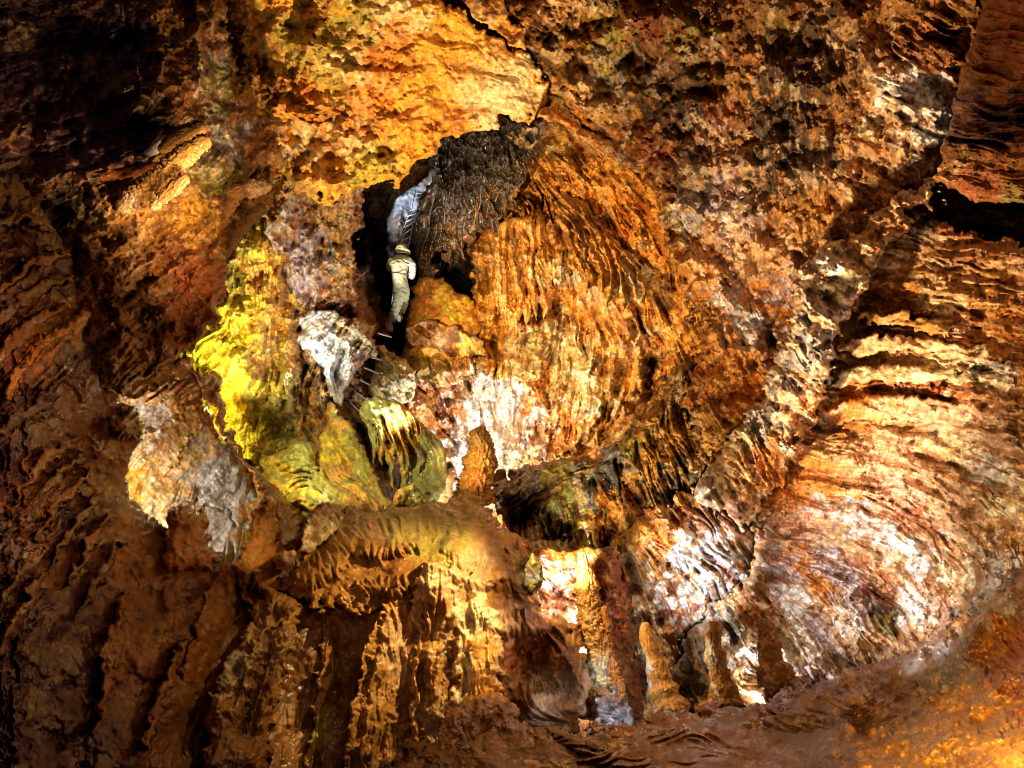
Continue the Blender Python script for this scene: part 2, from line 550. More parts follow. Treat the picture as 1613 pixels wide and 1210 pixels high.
def rock(name, poly, depth, base='brown', col=(), an=1.0, iso=1.0, zan=(), ziso=(), zdr=(), bumps=(), ridges=(), steps=(), roll=(34, 40), warp=7,
         skirt=0.5, mat=None, vein=('dark', .6), speck=('dark', .5), drape=.3, amp=(9, 4.0, 1.5), iamp=(10, 3.6, .8), st=None, cw=15, stain=1.0, crust=(.80, .60, .36), rough=1.0):
    """one body of rock: outline in photo px at its own distance, rounded off at its rim, closed by a thick flank"""
    global NVERT
    st = st or ST
    p = np.array(poly, float)
    xa, xb = max(X0 + 4, p[:, 0].min() - 14), min(X1 - 4, p[:, 0].max() + 14)
    ya, yb = max(Y0 + 4, p[:, 1].min() - 14), min(Y1 - 4, p[:, 1].max() + 14)
    xs = np.arange(xa, xb, st)
    ys = np.arange(ya, yb, st)
    x, y = np.meshgrid(xs, ys)
    h, w = x.shape

    def S(x, y):
        return sdf(poly, x + warp * (.8 * samp(NX, x, y) + .15 * samp(NS, x, y)),
                   y + warp * (.8 * samp(NY, x, y) + .15 * samp(NM, x, y)))
    s = S(x, y)
    ins = s > 0
    cell = ins[:-1, :-1] | ins[1:, :-1] | ins[:-1, 1:] | ins[1:, 1:]
    use = np.zeros((h, w), bool)
    use[:-1, :-1] |= cell
    use[1:, :-1] |= cell
    use[:-1, 1:] |= cell
    use[1:, 1:] |= cell
    gy_, gx_ = np.gradient(s, st)
    g = np.sqrt(gx_ ** 2 + gy_ ** 2) + 1e-6
    out = use & ~ins
    mv = np.clip(-s / g, 0, st * 1.6) * out
    x = x + mv * gx_ / g
    y = y + mv * gy_ / g
    s = np.where(out, 0, s)
    idx = np.full((h, w), -1, np.int64)
    idx[use] = np.arange(use.sum())
    xv, yv, sv = x[use], y[use], s[use]
    D = tps(depth, xv, yv)
    R, T = roll
    off = np.zeros(xv.shape)
    t = np.clip(1 - sv / R, 0, 1)
    off += T * (1 - np.sqrt(np.clip(1 - t * t, 0, 1)))
    A = zone(xv, yv, an, [(a, b, c, d * an) for a, b, c, d in zan])
    I = zone(xv, yv, iso, [(a, b, c, d * iso) for a, b, c, d in ziso])
    DR = zone(xv, yv, drape, zdr)
    lc, lm, lf = samp(LC, xv, yv), samp(LM, xv, yv), samp(LF, xv, yv)
    nc, nm, nf = samp(NC, xv, yv), samp(NM, xv, yv), samp(NF, xv, yv)

    def crest(q):       # sharp crests towards the room, wide hollows
        return 1.25 - 2.1 * np.abs(q) ** .75
    def terr(q, k=1.3, e=.22):      # broken plates with sharp lips
        t = q * k
        f = t - np.floor(t)
        return (np.floor(t) + np.clip(f / e, 0, 1) ** 1.5 * .8 + f * .2) / k
    ns, l2, rg = samp(NS, xv, yv), samp(LM2, xv, yv), samp(RG_, xv, yv)
    pat = np.clip(.62 + .75 * samp(NC, xv + 210, yv - 90), .06, 1.8) ** 1.2      # where the fluting fades out
    pat2 = np.clip(.75 + .65 * samp(NC, xv - 190, yv + 60), .08, 1.8)
    rq = min(1, rough)
    patl = .35 + .65 * pat
    hgt = A * patl * (amp[0] * ((1 - DR) * ((1 - .6 * rough) * lc + .6 * rough * terr(lc + .3 * nm, 1.0)) + DR * crest(lc)) + amp[1] * ((1 - DR) * ((1 - rq) * l2 + rq * terr(l2 + .3 * nm, 1.0)) + DR * crest(l2)))
    hgt += A * pat * amp[2] * ((1 - DR) * (lm + .8 * lf) + DR * (1.3 * crest(lm) + .3 * lf))
    hgt += I * (iamp[0] * (.7 * nc + rough * .45 * terr(nc + .2 * nm, 1.1, .12)) + pat2 * (iamp[1] * (rg + rough * .5 * terr(nm, .9, .15)) + iamp[2] * (ns + .5 * nf)))
    pit = np.clip((samp(SM, xv + 400, yv) - 1.35) * 2, 0, 1) * pat2      # solution pits
    hgt -= I * 4 * pit * rough
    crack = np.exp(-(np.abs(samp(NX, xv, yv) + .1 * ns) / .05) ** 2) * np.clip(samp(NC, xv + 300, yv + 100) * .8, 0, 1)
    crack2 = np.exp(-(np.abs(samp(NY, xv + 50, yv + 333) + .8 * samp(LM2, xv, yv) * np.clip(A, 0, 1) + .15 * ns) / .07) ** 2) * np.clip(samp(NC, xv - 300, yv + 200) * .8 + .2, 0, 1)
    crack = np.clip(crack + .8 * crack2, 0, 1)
    hgt -= 5.0 * crack * I * rough
    hgt *= np.clip(.35 + sv / 26., 0, 1)
    for bx, by, r1, r2, ang, hh in bumps:
        hh = hh * 1.9
        a = math.radians(ang)
        wxx, wyy = xv + 5 * nm, yv + 5 * lm
        u = ((wxx - bx) * math.cos(a) + (wyy - by) * math.sin(a)) / r1
        v = (-(wxx - bx) * math.sin(a) + (wyy - by) * math.cos(a)) / r2
        d2 = u * u + v * v
        hgt += hh * np.clip(1 - d2, 0, 1) ** .6 if hh > 0 else hh * np.exp(-d2 * 1.5)
    for pts, wd, hh in ridges:
        d, sd = dpoly(pts, xv + 4 * samp(NX, xv, yv), yv + 4 * samp(NY, xv, yv))
        hgt += hh * np.exp(-(d / wd) ** 1.6)
    for pts, wd, hh in steps:      # raised on the left-hand side of the line, falling off with distance wd
        d, sd = dpoly(pts, xv + 5 * samp(NX, xv, yv), yv + 5 * samp(NY, xv, yv))
        hgt += hh * np.where(sd < 0, np.exp(-d / wd), 0) * np.clip(d / 2.5, 0, 1)
    D = D + (off - hgt) * D / FPX
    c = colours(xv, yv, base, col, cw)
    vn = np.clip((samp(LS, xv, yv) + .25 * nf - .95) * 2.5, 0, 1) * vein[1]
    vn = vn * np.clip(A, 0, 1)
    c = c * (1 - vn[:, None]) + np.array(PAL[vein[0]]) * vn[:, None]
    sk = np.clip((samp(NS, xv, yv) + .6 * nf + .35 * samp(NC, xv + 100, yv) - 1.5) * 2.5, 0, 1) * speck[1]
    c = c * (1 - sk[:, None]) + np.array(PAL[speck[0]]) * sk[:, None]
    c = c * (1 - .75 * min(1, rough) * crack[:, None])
    an_ = np.clip(A * .8, .15, .9)
    mk = np.clip(((1.1 - an_) * samp(SM, xv + 60, yv + 90) + an_ * samp(LS, xv + 30, yv + 10) - .3) * 2.2, 0, 1)      # iron-stained patches with crisp rims
    c = c * (1 - mk[:, None] * np.array([.28, .45, .60]) * stain)
    mk = np.clip(((1.1 - an_) * samp(SM, xv - 160, yv + 190) + an_ * samp(LS, xv - 70, yv + 60) - .6) * 2.2, 0, 1)      # calcite crust
    c = c + (np.array(crust) - c) * mk[:, None] * .38 * stain
    c = c * np.clip(1 + (.2 * samp(NS, xv + 60, yv + 90) + .07 * nf + .10 * lf) * (.4 + .6 * min(1, rough)), .25, 1.8)[:, None]
    co = P(xv, yv, D)
    cj, ci = np.nonzero(cell)
    q = np.stack([idx[cj, ci], idx[cj + 1, ci], idx[cj + 1, ci + 1], idx[cj, ci + 1]], 1)
    # flank
    e = np.concatenate([q[:, [0, 1]], q[:, [1, 2]], q[:, [2, 3]], q[:, [3, 0]]])
    key = np.minimum(e[:, 0], e[:, 1]) * (len(co) + 1) + np.maximum(e[:, 0], e[:, 1])
    u_, first, cnt = np.unique(key, return_index=True, return_counts=True)
    be = e[first[cnt == 1]]
    bv = np.unique(be)
    n0 = len(co)
    m1 = np.full(n0, -1)
    m1[bv] = n0 + np.arange(len(bv))
    cx, cy = xv.mean(), yv.mean()
    back = P(xv[bv], yv[bv], D[bv] + skirt)
    co = np.concatenate([co, back])
    c = np.concatenate([c, c[bv]])
    fl = np.stack([be[:, 1], be[:, 0], m1[be[:, 0]], m1[be[:, 1]]], 1)
    q = np.concatenate([q, fl])
    NVERT += len(co)
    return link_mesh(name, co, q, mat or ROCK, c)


def column(name, axis, D, base='orange', col=(), knob=.12, flute=.06, seg=72, mat=None, flat=1.0, speck=('dark', .4), seed=0, close=True, lean=0.0, detail=1.0, cap=0.6):
    """a free-standing tapered body: axis [(x, y, radius px)], real round section"""
    a = np.array(axis, float)
    d = np.r_[0, np.cumsum(np.hypot(np.diff(a[:, 0]), np.diff(a[:, 1])))]
    n = max(24, int(d[-1] / 1.6))
    t = np.linspace(0, d[-1], n)
    ax, ay, ar = (np.interp(t, d, a[:, k]) for k in range(3))
    ax = ax + ar.mean() * .22 * np.sin(t / (ar.mean() * 2.3) + a[0, 0]) + ar.mean() * .12 * np.sin(t / (ar.mean() * .9) + a[0, 1])
    k = np.ones(9) / 9
    for arr in (ax, ay, ar):
        arr[:] = np.convolve(np.pad(arr, 4, mode='edge'), k, 'valid')
    # rounded ends
    e = np.minimum(t / (ar[0] * cap + 1), 1)
    ar = ar * np.sqrt(np.clip(1 - (1 - e) ** 2, 0.0004, 1))
    if close:
        e = np.minimum((d[-1] - t) / (ar[-1] * cap + 1), 1)
        ar = ar * np.sqrt(np.clip(1 - (1 - e) ** 2, 0.0004, 1))
    tx, ty = np.gradient(ax, t), np.gradient(ay, t)
    L = np.hypot(tx, ty)
    nx, ny = -ty / L, tx / L
    th = np.linspace(0, 2 * np.pi, seg, endpoint=False)
    TH, TT = np.meshgrid(th, t)
    u = TH / (2 * np.pi) * 1024 / 2 ** (ar.max() < 14)
    v = TT * 2.4 * detail + ax[0] * 13.7
    w1 = tile(80, u * 2, v * .8 + 300)
    ring = np.abs(tile(24, v * 1.1 + 60 * w1 / 3, u * .6))
    rel = 1 + knob * (.55 * tile(80, u * 2, v * 1.6) + .5 * np.maximum(tile(24, u * 1.0, v * 1.6 + 10 * w1), -.4) - .45 * ring + .22 * tile(8, u, v)) + flute * tile(80, u * 4, v * .12 + 50)
    rel = rel * (1 + .10 * tile(80, u * 0 + 40, v * .9))
    rel = np.clip(rel, .45, 1.7)
    rr = ar[:, None] * rel
    px = ax[:, None] + rr * np.cos(TH) * nx[:, None]
    py = ay[:, None] + rr * np.cos(TH) * ny[:, None]
    Dm = D + lean * (TT / d[-1])
    pd = Dm - rr * np.sin(TH) * flat * Dm / FPX
    co = P(px, py, pd).reshape(-1, 3)
    c = colours(px.ravel(), py.ravel(), base, col, 7)
    sk = np.clip(tile(24, u.ravel() * 1.3 + 200, v.ravel() * .8 + 77) - .6, 0, 1) * speck[1]
    c = c * (1 - sk[:, None]) + np.array(PAL[speck[0]]) * sk[:, None]
    i = np.arange(n - 1)[:, None] * seg
    j = np.arange(seg)[None, :]
    j2 = (j + 1) % seg
    q = np.stack([i + j, i + j2, i + seg + j2, i + seg + j], -1).reshape(-1, 4)
    return link_mesh(name, co, q, mat or WET, c)


# ================================================================== THE CAVE (setting)
exec_layers = True
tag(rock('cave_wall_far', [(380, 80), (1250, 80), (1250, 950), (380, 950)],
         [(400, 100, 17), (1200, 100, 17), (400, 900, 17), (1200, 900, 17), (620, 300, 16)], 'dark',  # dark base: the unlit void put into the rock colour
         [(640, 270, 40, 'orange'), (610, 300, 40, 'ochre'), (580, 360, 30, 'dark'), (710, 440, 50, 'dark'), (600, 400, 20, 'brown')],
         warp=2, roll=(10, 5)), kind='structure')

tag(rock('cave_wall_back', [(748, 150), (1150, 120), (1180, 900), (560, 900), (560, 700), (620, 600), (640, 535), (700, 520), (738, 505), (748, 470), (738, 400), (745, 330), (800, 260)],
         [(760, 400, 13.0), (660, 620, 12.2), (760, 700, 12.6), (950, 650, 12.4), (1060, 520, 11.8), (900, 200, 11.8), (1030, 330, 11.2), (700, 850, 12.3), (860, 480, 13.0), (1000, 800, 11.6), (960, 450, 12.4)],
         'amber',
         [(760, 640, 50, 'white'), (820, 660, 40, 'white'), (740, 720, 60, 'white'), (800, 730, 50, 'cream'), (690, 660, 35, 'orange'), (700, 620, 40, 'pink'),
          (720, 570, 40, 'tan'), (670, 570, 25, 'green'), (690, 590, 18, 'olive'), (760, 545, 35, 'gold'), (830, 560, 30, 'cream'), (870, 540, 30, 'cream'),
          (900, 600, 40, 'cream'), (940, 620, 30, 'cream'), (930, 680, 25, 'amber'), (860, 620, 30, 'orange'), (990, 430, 22, 'cream'), (960, 470, 25, 'tan'),
          (880, 430, 20, 'cream'), (820, 430, 50, 'amber'), (780, 400, 40, 'ochre'), (880, 300, 60, 'amber'), (830, 210, 20, 'cream'), (1000, 540, 30, 'tan'),
          (950, 360, 60, 'orange'), (840, 700, 25, 'rust'), (760, 330, 30, 'rust'), (1020, 600, 12, 30, 0, 'dark'), (870, 350, 20, 'brown'), (900, 240, 20, 'tan'),
          (700, 545, 40, 'gold'), (1000, 690, 50, 'ochre'), (640, 680, 40, 'orange')],
         an=1.0, iso=1.25, crust=(.8, .55, .2), drape=.75, amp=(10, 5, 2.2), zdr=[(700, 620, 60, .1)],
         bumps=[(775, 690, 85, 62, 0, -26), (690, 640, 12, 70, -28, -20), (740, 590, 90, 14, 5, 14), (850, 320, 34, 12, -10, -26), (870, 420, 60, 25, 10, 18), (840, 340, 50, 16, -15, 20), (1025, 590, 14, 40, 5, -60), (880, 330, 30, 8, -15, -25), (790, 480, 50, 60, 0, 14),
                (900, 620, 70, 60, 0, 16), (760, 580, 60, 22, 10, 14), (700, 650, 8, 60, -25, -22)],
         steps=[([(640, 606), (700, 612), (770, 600), (830, 618)], 22, 26), ([(830, 725), (880, 718), (940, 700)], 16, 20), ([(760, 520), (820, 528), (900, 520), (960, 530)], 20, 18)], ridges=fan([(850, 560), (840, 640), (838, 720)], 9, (13, 0), 4, 10) + fan([(900, 250), (960, 340), (1020, 440)], 8, (12, -4), 4, 12) + [([(975, 400), (1000, 480), (960, 600), (930, 690)], 9, 14), ([(820, 330), (870, 340), (900, 330)], 5, -18), ([(700, 560), (740, 680)], 7, -12)],
         vein=('umber', .85), speck=('dark', .7)), kind='structure')

# upper dark void edge around the climber
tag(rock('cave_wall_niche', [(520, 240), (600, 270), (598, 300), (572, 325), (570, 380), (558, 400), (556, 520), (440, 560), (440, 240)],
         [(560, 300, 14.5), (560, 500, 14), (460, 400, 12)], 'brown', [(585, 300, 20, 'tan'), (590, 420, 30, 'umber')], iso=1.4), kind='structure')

# ceiling on the right: the great shell
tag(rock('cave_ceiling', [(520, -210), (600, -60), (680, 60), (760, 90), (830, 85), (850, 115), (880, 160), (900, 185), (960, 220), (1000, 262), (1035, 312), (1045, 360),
                          (1062, 430), (1085, 480), (1104, 530), (1098, 575), (1075, 625), (1090, 690), (1110, 750), (1095, 790), (1180, 870), (1500, 870), (1480, 300), (1500, 240),
                          (1600, -210)],
         [(640, -80, 8.4), (720, 40, 8.9), (860, 60, 8.1), (960, 215, 8.5), (1045, 360, 8.6), (1100, 540, 8.6), (1120, 700, 8.7), (1250, 300, 8.2), (1200, 100, 7.2), (1450, 200, 7.3), (1400, -150, 5.8),
          (900, -150, 6.6), (1200, 520, 8.9), (1300, 600, 8.4), (1400, 850, 8)],
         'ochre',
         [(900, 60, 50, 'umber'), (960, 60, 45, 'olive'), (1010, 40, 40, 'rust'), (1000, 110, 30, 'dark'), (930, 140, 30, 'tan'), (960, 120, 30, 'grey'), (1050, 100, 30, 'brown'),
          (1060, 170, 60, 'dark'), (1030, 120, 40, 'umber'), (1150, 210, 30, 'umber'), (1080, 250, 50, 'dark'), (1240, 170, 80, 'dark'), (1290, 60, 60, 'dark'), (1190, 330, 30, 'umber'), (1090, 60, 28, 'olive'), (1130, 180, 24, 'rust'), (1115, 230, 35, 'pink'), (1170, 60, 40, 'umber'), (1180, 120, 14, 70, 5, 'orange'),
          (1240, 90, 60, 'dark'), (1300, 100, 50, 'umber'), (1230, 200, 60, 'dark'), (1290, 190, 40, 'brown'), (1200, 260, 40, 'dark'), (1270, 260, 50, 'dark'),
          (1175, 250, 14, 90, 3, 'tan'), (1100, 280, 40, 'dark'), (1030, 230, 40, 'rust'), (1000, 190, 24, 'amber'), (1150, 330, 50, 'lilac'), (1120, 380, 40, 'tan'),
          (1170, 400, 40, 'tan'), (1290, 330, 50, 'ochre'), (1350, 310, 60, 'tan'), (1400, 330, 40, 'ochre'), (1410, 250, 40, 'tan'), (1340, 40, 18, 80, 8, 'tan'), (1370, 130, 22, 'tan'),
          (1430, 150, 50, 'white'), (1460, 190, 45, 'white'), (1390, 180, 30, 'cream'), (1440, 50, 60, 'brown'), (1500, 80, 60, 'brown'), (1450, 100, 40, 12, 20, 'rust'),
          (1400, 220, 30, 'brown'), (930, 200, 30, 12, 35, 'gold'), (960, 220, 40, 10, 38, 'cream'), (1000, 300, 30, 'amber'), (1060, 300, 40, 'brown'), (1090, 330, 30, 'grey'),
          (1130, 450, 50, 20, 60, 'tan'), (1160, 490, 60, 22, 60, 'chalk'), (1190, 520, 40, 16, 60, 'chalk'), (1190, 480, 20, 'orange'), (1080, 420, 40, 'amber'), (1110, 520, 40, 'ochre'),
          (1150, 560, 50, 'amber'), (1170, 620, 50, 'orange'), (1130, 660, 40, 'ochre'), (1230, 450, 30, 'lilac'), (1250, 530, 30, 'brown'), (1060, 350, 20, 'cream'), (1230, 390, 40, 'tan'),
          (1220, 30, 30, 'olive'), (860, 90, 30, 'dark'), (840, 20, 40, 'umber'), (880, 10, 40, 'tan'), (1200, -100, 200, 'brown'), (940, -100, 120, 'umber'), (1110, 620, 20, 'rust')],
         an=.7, iso=1.25, roll=(40, 70), drape=.25, iamp=(12, 4.4, 1.1), zan=[(1460, 80, 60, 2.4), (1420, 200, 50, 1.3), (1200, 150, 150, .4), (1130, 540, 70, 1.5), (1380, 340, 60, 1.5)],
         zdr=[(1470, 80, 60, .9)],
         bumps=[(950, 40, 60, 40, 20, 14), (1050, 60, 50, 60, 0, 12), (1120, 200, 14, 60, 15, 14), (1350, 60, 22, 90, 10, 18), (1250, 120, 60, 50, 0, 16), (1260, 250, 60, 70, 0, 16),
                (1420, 200, 60, 60, 20, 14), (1200, 480, 30, 70, -35, -14)],
         ridges=[([(880, 30), (905, 60), (960, 40)], 7, -20), ([(850, 70), (890, 55)], 6, -24), ([(1125, 90), (1115, 190), (1095, 280)], 6, 12), ([(1180, 0), (1175, 150), (1180, 380)], 7, 10),
                 ([(1340, 130), (1320, 250), (1300, 330)], 9, 12), ([(1400, 60), (1500, 110)], 5, -14), ([(1390, 90), (1500, 140)], 5, -12), ([(1400, 30), (1520, 75)], 5, -12),
                 ([(1060, 400), (1120, 500), (1190, 640)], 9, 12), ([(1085, 380), (1190, 560)], 6, -9), ([(1245, 480), (1210, 560), (1160, 640)], 16, -22)],
         vein=('orange', .75), speck=('dark', .85)), kind='structure')

# grey band between ceiling and right wall
tag(rock('cave_rib', [(1478, 282), (1420, 300), (1335, 375), (1283, 395), (1256, 440), (1246, 500), (1222, 570), (1185, 640), (1150, 690), (1110, 745), (1092, 775), (1110, 800), (1150, 815),
                      (1188, 835), (1206, 800), (1240, 748), (1270, 698), (1298, 628), (1316, 552), (1345, 478), (1372, 432), (1402, 388), (1440, 336), (1486, 300)],
         [(1420, 320, 6.4), (1300, 420, 6.8), (1225, 600, 7.2), (1110, 770, 7.5), (1190, 830, 6.9), (1290, 600, 6.5), (1260, 560, 6.5), (1330, 440, 6.4)], 'cream',
         [(1310, 420, 30, 'white'), (1330, 450, 30, 'cream'), (1300, 480, 30, 'lilac'), (1290, 550, 40, 'slate'), (1310, 520, 20, 'grey'), (1240, 560, 30, 'grey'), (1225, 620, 20, 'slate'),
          (1260, 620, 30, 'pink'), (1270, 660, 25, 'tan'), (1200, 670, 26, 'grey'), (1170, 700, 20, 'cream'), (1240, 720, 30, 'brown'), (1205, 740, 35, 'orange'), (1160, 760, 30, 'tan'),
          (1130, 780, 30, 'cream'), (1380, 350, 40, 'ochre'), (1440, 310, 30, 'tan'), (1215, 640, 10, 60, 35, 'dark'), (1150, 810, 30, 'pink')],
         iso=1.5, an=1.1, drape=.4, roll=(42, 90), zdr=[(1190, 760, 40, .9)], zan=[(1195, 750, 45, 2.2)],
         ridges=fan([(1170, 715), (1195, 750), (1215, 800)], 7, (10, -8), 2.6, 12) + [([(1195, 690), (1230, 770)], 4, -10), ([(1175, 700), (1200, 780)], 4, -10)], vein=('dark', .5)), kind='structure')

# right wall
tag(rock('cave_wall_right', [(1870, 330), (1613, 385), (1540, 372), (1480, 345), (1420, 330), (1370, 380), (1330, 430), (1300, 500), (1270, 560), (1250, 620), (1230, 680), (1200, 740),
                             (1190, 790), (1190, 835), (1188, 880), (1165, 920), (1120, 955), (1080, 1000), (1060, 1060), (1050, 1160), (1500, 1300), (1870, 1300)],
         [(1470, 350, 6.6), (1350, 460, 7.7), (1290, 620, 7.6), (1205, 800, 7.4), (1150, 950, 7.2), (1090, 1080, 7.2), (1600, 420, 5.4), (1610, 700, 4.7), (1450, 650, 6.3), (1400, 850, 6.5),
          (1500, 950, 5.6), (1300, 1050, 6.6), (1600, 1000, 4.4), (1800, 700, 3.9)],
         'tan',
         [(1450, 360, 30, 'dark'), (1520, 400, 60, 'brown'), (1500, 430, 50, 'tan'), (1440, 440, 40, 'ochre'), (1410, 470, 40, 'orange'), (1550, 470, 60, 'ochre'), (1590, 510, 30, 'orange'),
          (1480, 490, 40, 'cream'), (1430, 510, 45, 'brown'), (1500, 520, 40, 'pink'), (1560, 540, 60, 14, 8, 'orange'), (1490, 557, 70, 9, 8, 'slate'), (1560, 575, 50, 8, 8, 'slate'),  # slate and rust bands: shade of the shelf recesses put into the colour
          (1480, 585, 90, 9, 8, 'cream'), (1580, 597, 40, 9, 8, 'white'), (1380, 600, 20, 'rust'), (1460, 608, 90, 10, 8, 'rust'), (1560, 620, 50, 9, 10, 'brown'), (1350, 560, 25, 'amber'),
          (1345, 640, 40, 'orange'), (1430, 640, 60, 14, 8, 'dark'), (1400, 655, 50, 10, 12, 'cream'), (1500, 670, 80, 12, 20, 'grey'), (1570, 690, 50, 'tan'), (1340, 680, 40, 'brown'),
          (1420, 700, 70, 16, 8, 'pink'), (1500, 710, 60, 18, 20, 'cream'), (1560, 740, 50, 20, 25, 'white'), (1330, 720, 40, 'tan'), (1300, 760, 50, 'orange'), (1400, 760, 60, 'pink'),
          (1500, 790, 60, 'tan'), (1590, 780, 40, 'cream'), (1250, 790, 40, 'orange'), (1240, 830, 40, 'pink'), (1310, 800, 60, 12, 5, 'chalk'), (1370, 830, 60, 16, 25, 'white'),
          (1430, 870, 50, 16, 45, 'white'), (1400, 810, 40, 10, 20, 'rust'), (1450, 820, 50, 12, 35, 'rust'), (1490, 880, 40, 12, 50, 'lilac'), (1250, 870, 50, 12, 15, 'orange'),
          (1320, 890, 60, 16, 30, 'lilac'), (1380, 920, 50, 18, 45, 'rust'), (1330, 930, 50, 14, 45, 'lilac'), (1280, 910, 50, 12, 40, 'orange'), (1250, 950, 50, 14, 50, 'white'),
          (1290, 990, 50, 14, 55, 'lilac'), (1340, 980, 40, 12, 50, 'white'), (1210, 960, 30, 12, 60, 'pink'), (1180, 970, 20, 'orange'), (1200, 1010, 40, 'white'), (1240, 1040, 40, 'white'),
          (1160, 1000, 30, 'slate'), (1100, 1040, 40, 'slate'), (1080, 1080, 30, 'dark'), (1120, 985, 26, 'grey'), (1280, 1060, 30, 'lilac'), (1370, 1010, 30, 'tan'), (1480, 950, 40, 'pink'),
          (1520, 900, 40, 'cream'), (1440, 960, 30, 'white'), (1390, 960, 22, 40, -20, 'dark'), (1395, 985, 20, 'olive'), (1530, 1000, 50, 'grey'), (1470, 1020, 40, 'tan'), (1570, 900, 50, 'grey'),
          (1600, 840, 40, 'ochre'), (1450, 1060, 50, 'grey'), (1540, 830, 30, 'tan'), (1600, 950, 40, 'umber'), (1350, 1070, 40, 'umber'), (1420, 1100, 60, 'umber'), (1700, 700, 120, 'ochre'),
          (1605, 600, 16, 60, 0, 'orange'), (1600, 700, 12, 50, -8, 'dark'), (1230, 900, 30, 'lilac')],
         an=1.35, iso=.6, cw=9, drape=.35, zdr=[(1370, 570, 50, .9), (1500, 600, 60, .5)], zan=[(1550, 1000, 90, .5), (1480, 480, 70, .8), (1480, 600, 60, 1.2)], ziso=[(1540, 1000, 120, 2.0), (1520, 430, 80, 1.6)],
         steps=fan([(1225, 745), (1340, 765), (1450, 815), (1540, 910), (1560, 960)], 5, (4, -24), 24, 16) + fan([(1195, 850), (1300, 880), (1400, 950), (1450, 1030)], 5, (-8, 26), 22, 16)
         + fan([(1310, 470), (1400, 455), (1500, 470), (1600, 500)], 5, (-4, 27), 20, 18) + [([(1330, 545), (1400, 540), (1500, 552), (1590, 575)], 26, 40), ([(1310, 590), (1370, 602), (1480, 612), (1595, 640)], 24, 44), ([(1380, 500), (1440, 512), (1490, 530)], 20, 18),
                ([(1290, 670), (1400, 690), (1500, 720), (1600, 790)], 30, 12), ([(1240, 800), (1350, 830), (1440, 890), (1500, 960)], 30, 10), ([(1200, 880), (1300, 910), (1400, 980)], 28, 10)],
         ridges=[([(1350, 545), (1400, 558), (1420, 560)], 4, 12), ([(1340, 570), (1390, 590)], 4, 12), ([(1586, 480), (1600, 600), (1606, 720)], 6, -16)],
         bumps=[(1390, 960, 30, 50, -25, -34), (1420, 880, 130, 70, 40, 24), (1500, 440, 60, 30, 0, 14), (1320, 640, 50, 20, 10, 10), (1560, 470, 50, 24, 10, 14)],
         vein=('brown', .9), speck=('dark', .75)), kind='structure')

# stacked shelves on the right wall
for sh, cc in (([(1318, 548), (1350, 532), (1400, 528), (1450, 533), (1520, 543), (1580, 553), (1604, 568), (1588, 576), (1530, 570), (1470, 560), (1400, 552), (1345, 560)], 'tan'),
               ([(1308, 600), (1330, 584), (1400, 576), (1480, 582), (1560, 592), (1602, 606), (1592, 614), (1520, 608), (1440, 603), (1370, 604), (1325, 614)], 'cream'),
               ([(1288, 660), (1310, 640), (1360, 624), (1420, 620), (1480, 630), (1550, 644), (1600, 668), (1640, 700), (1610, 712), (1560, 690), (1480, 668), (1400, 660), (1330, 668)], 'pink'),
               ([(1350, 500), (1380, 490), (1430, 494), (1480, 508), (1506, 524), (1480, 526), (1430, 516), (1380, 514)], 'ochre')):
    cx_ = sum(p_[0] for p_ in sh) / len(sh)
    tag(rock('rock_shelf', sh, [(1300, 600, 7.1), (1350, 560, 6.85), (1450, 570, 6.1), (1600, 600, 4.95), (1640, 700, 4.6), (1400, 660, 6.5)], cc, [(1400, 560, 30, 'tan'), (1520, 600, 40, 'cream'), (1350, 640, 30, 'orange')],
             an=.5, iso=.5, stain=.6, roll=(10, 16), warp=4, st=1.45, skirt=.9), kind='structure')

# recess in the top right
tag(rock('cave_recess', [(1420, 250), (1700, 250), (1870, 420), (1600, 450), (1420, 420)], [(1440, 300, 8.2), (1600, 400, 7.5), (1800, 300, 6)], 'purple',  # purple base holds the shade of the hole in its colour
         [(1600, 370, 30, 'purple')], iso=1.2), kind='structure')

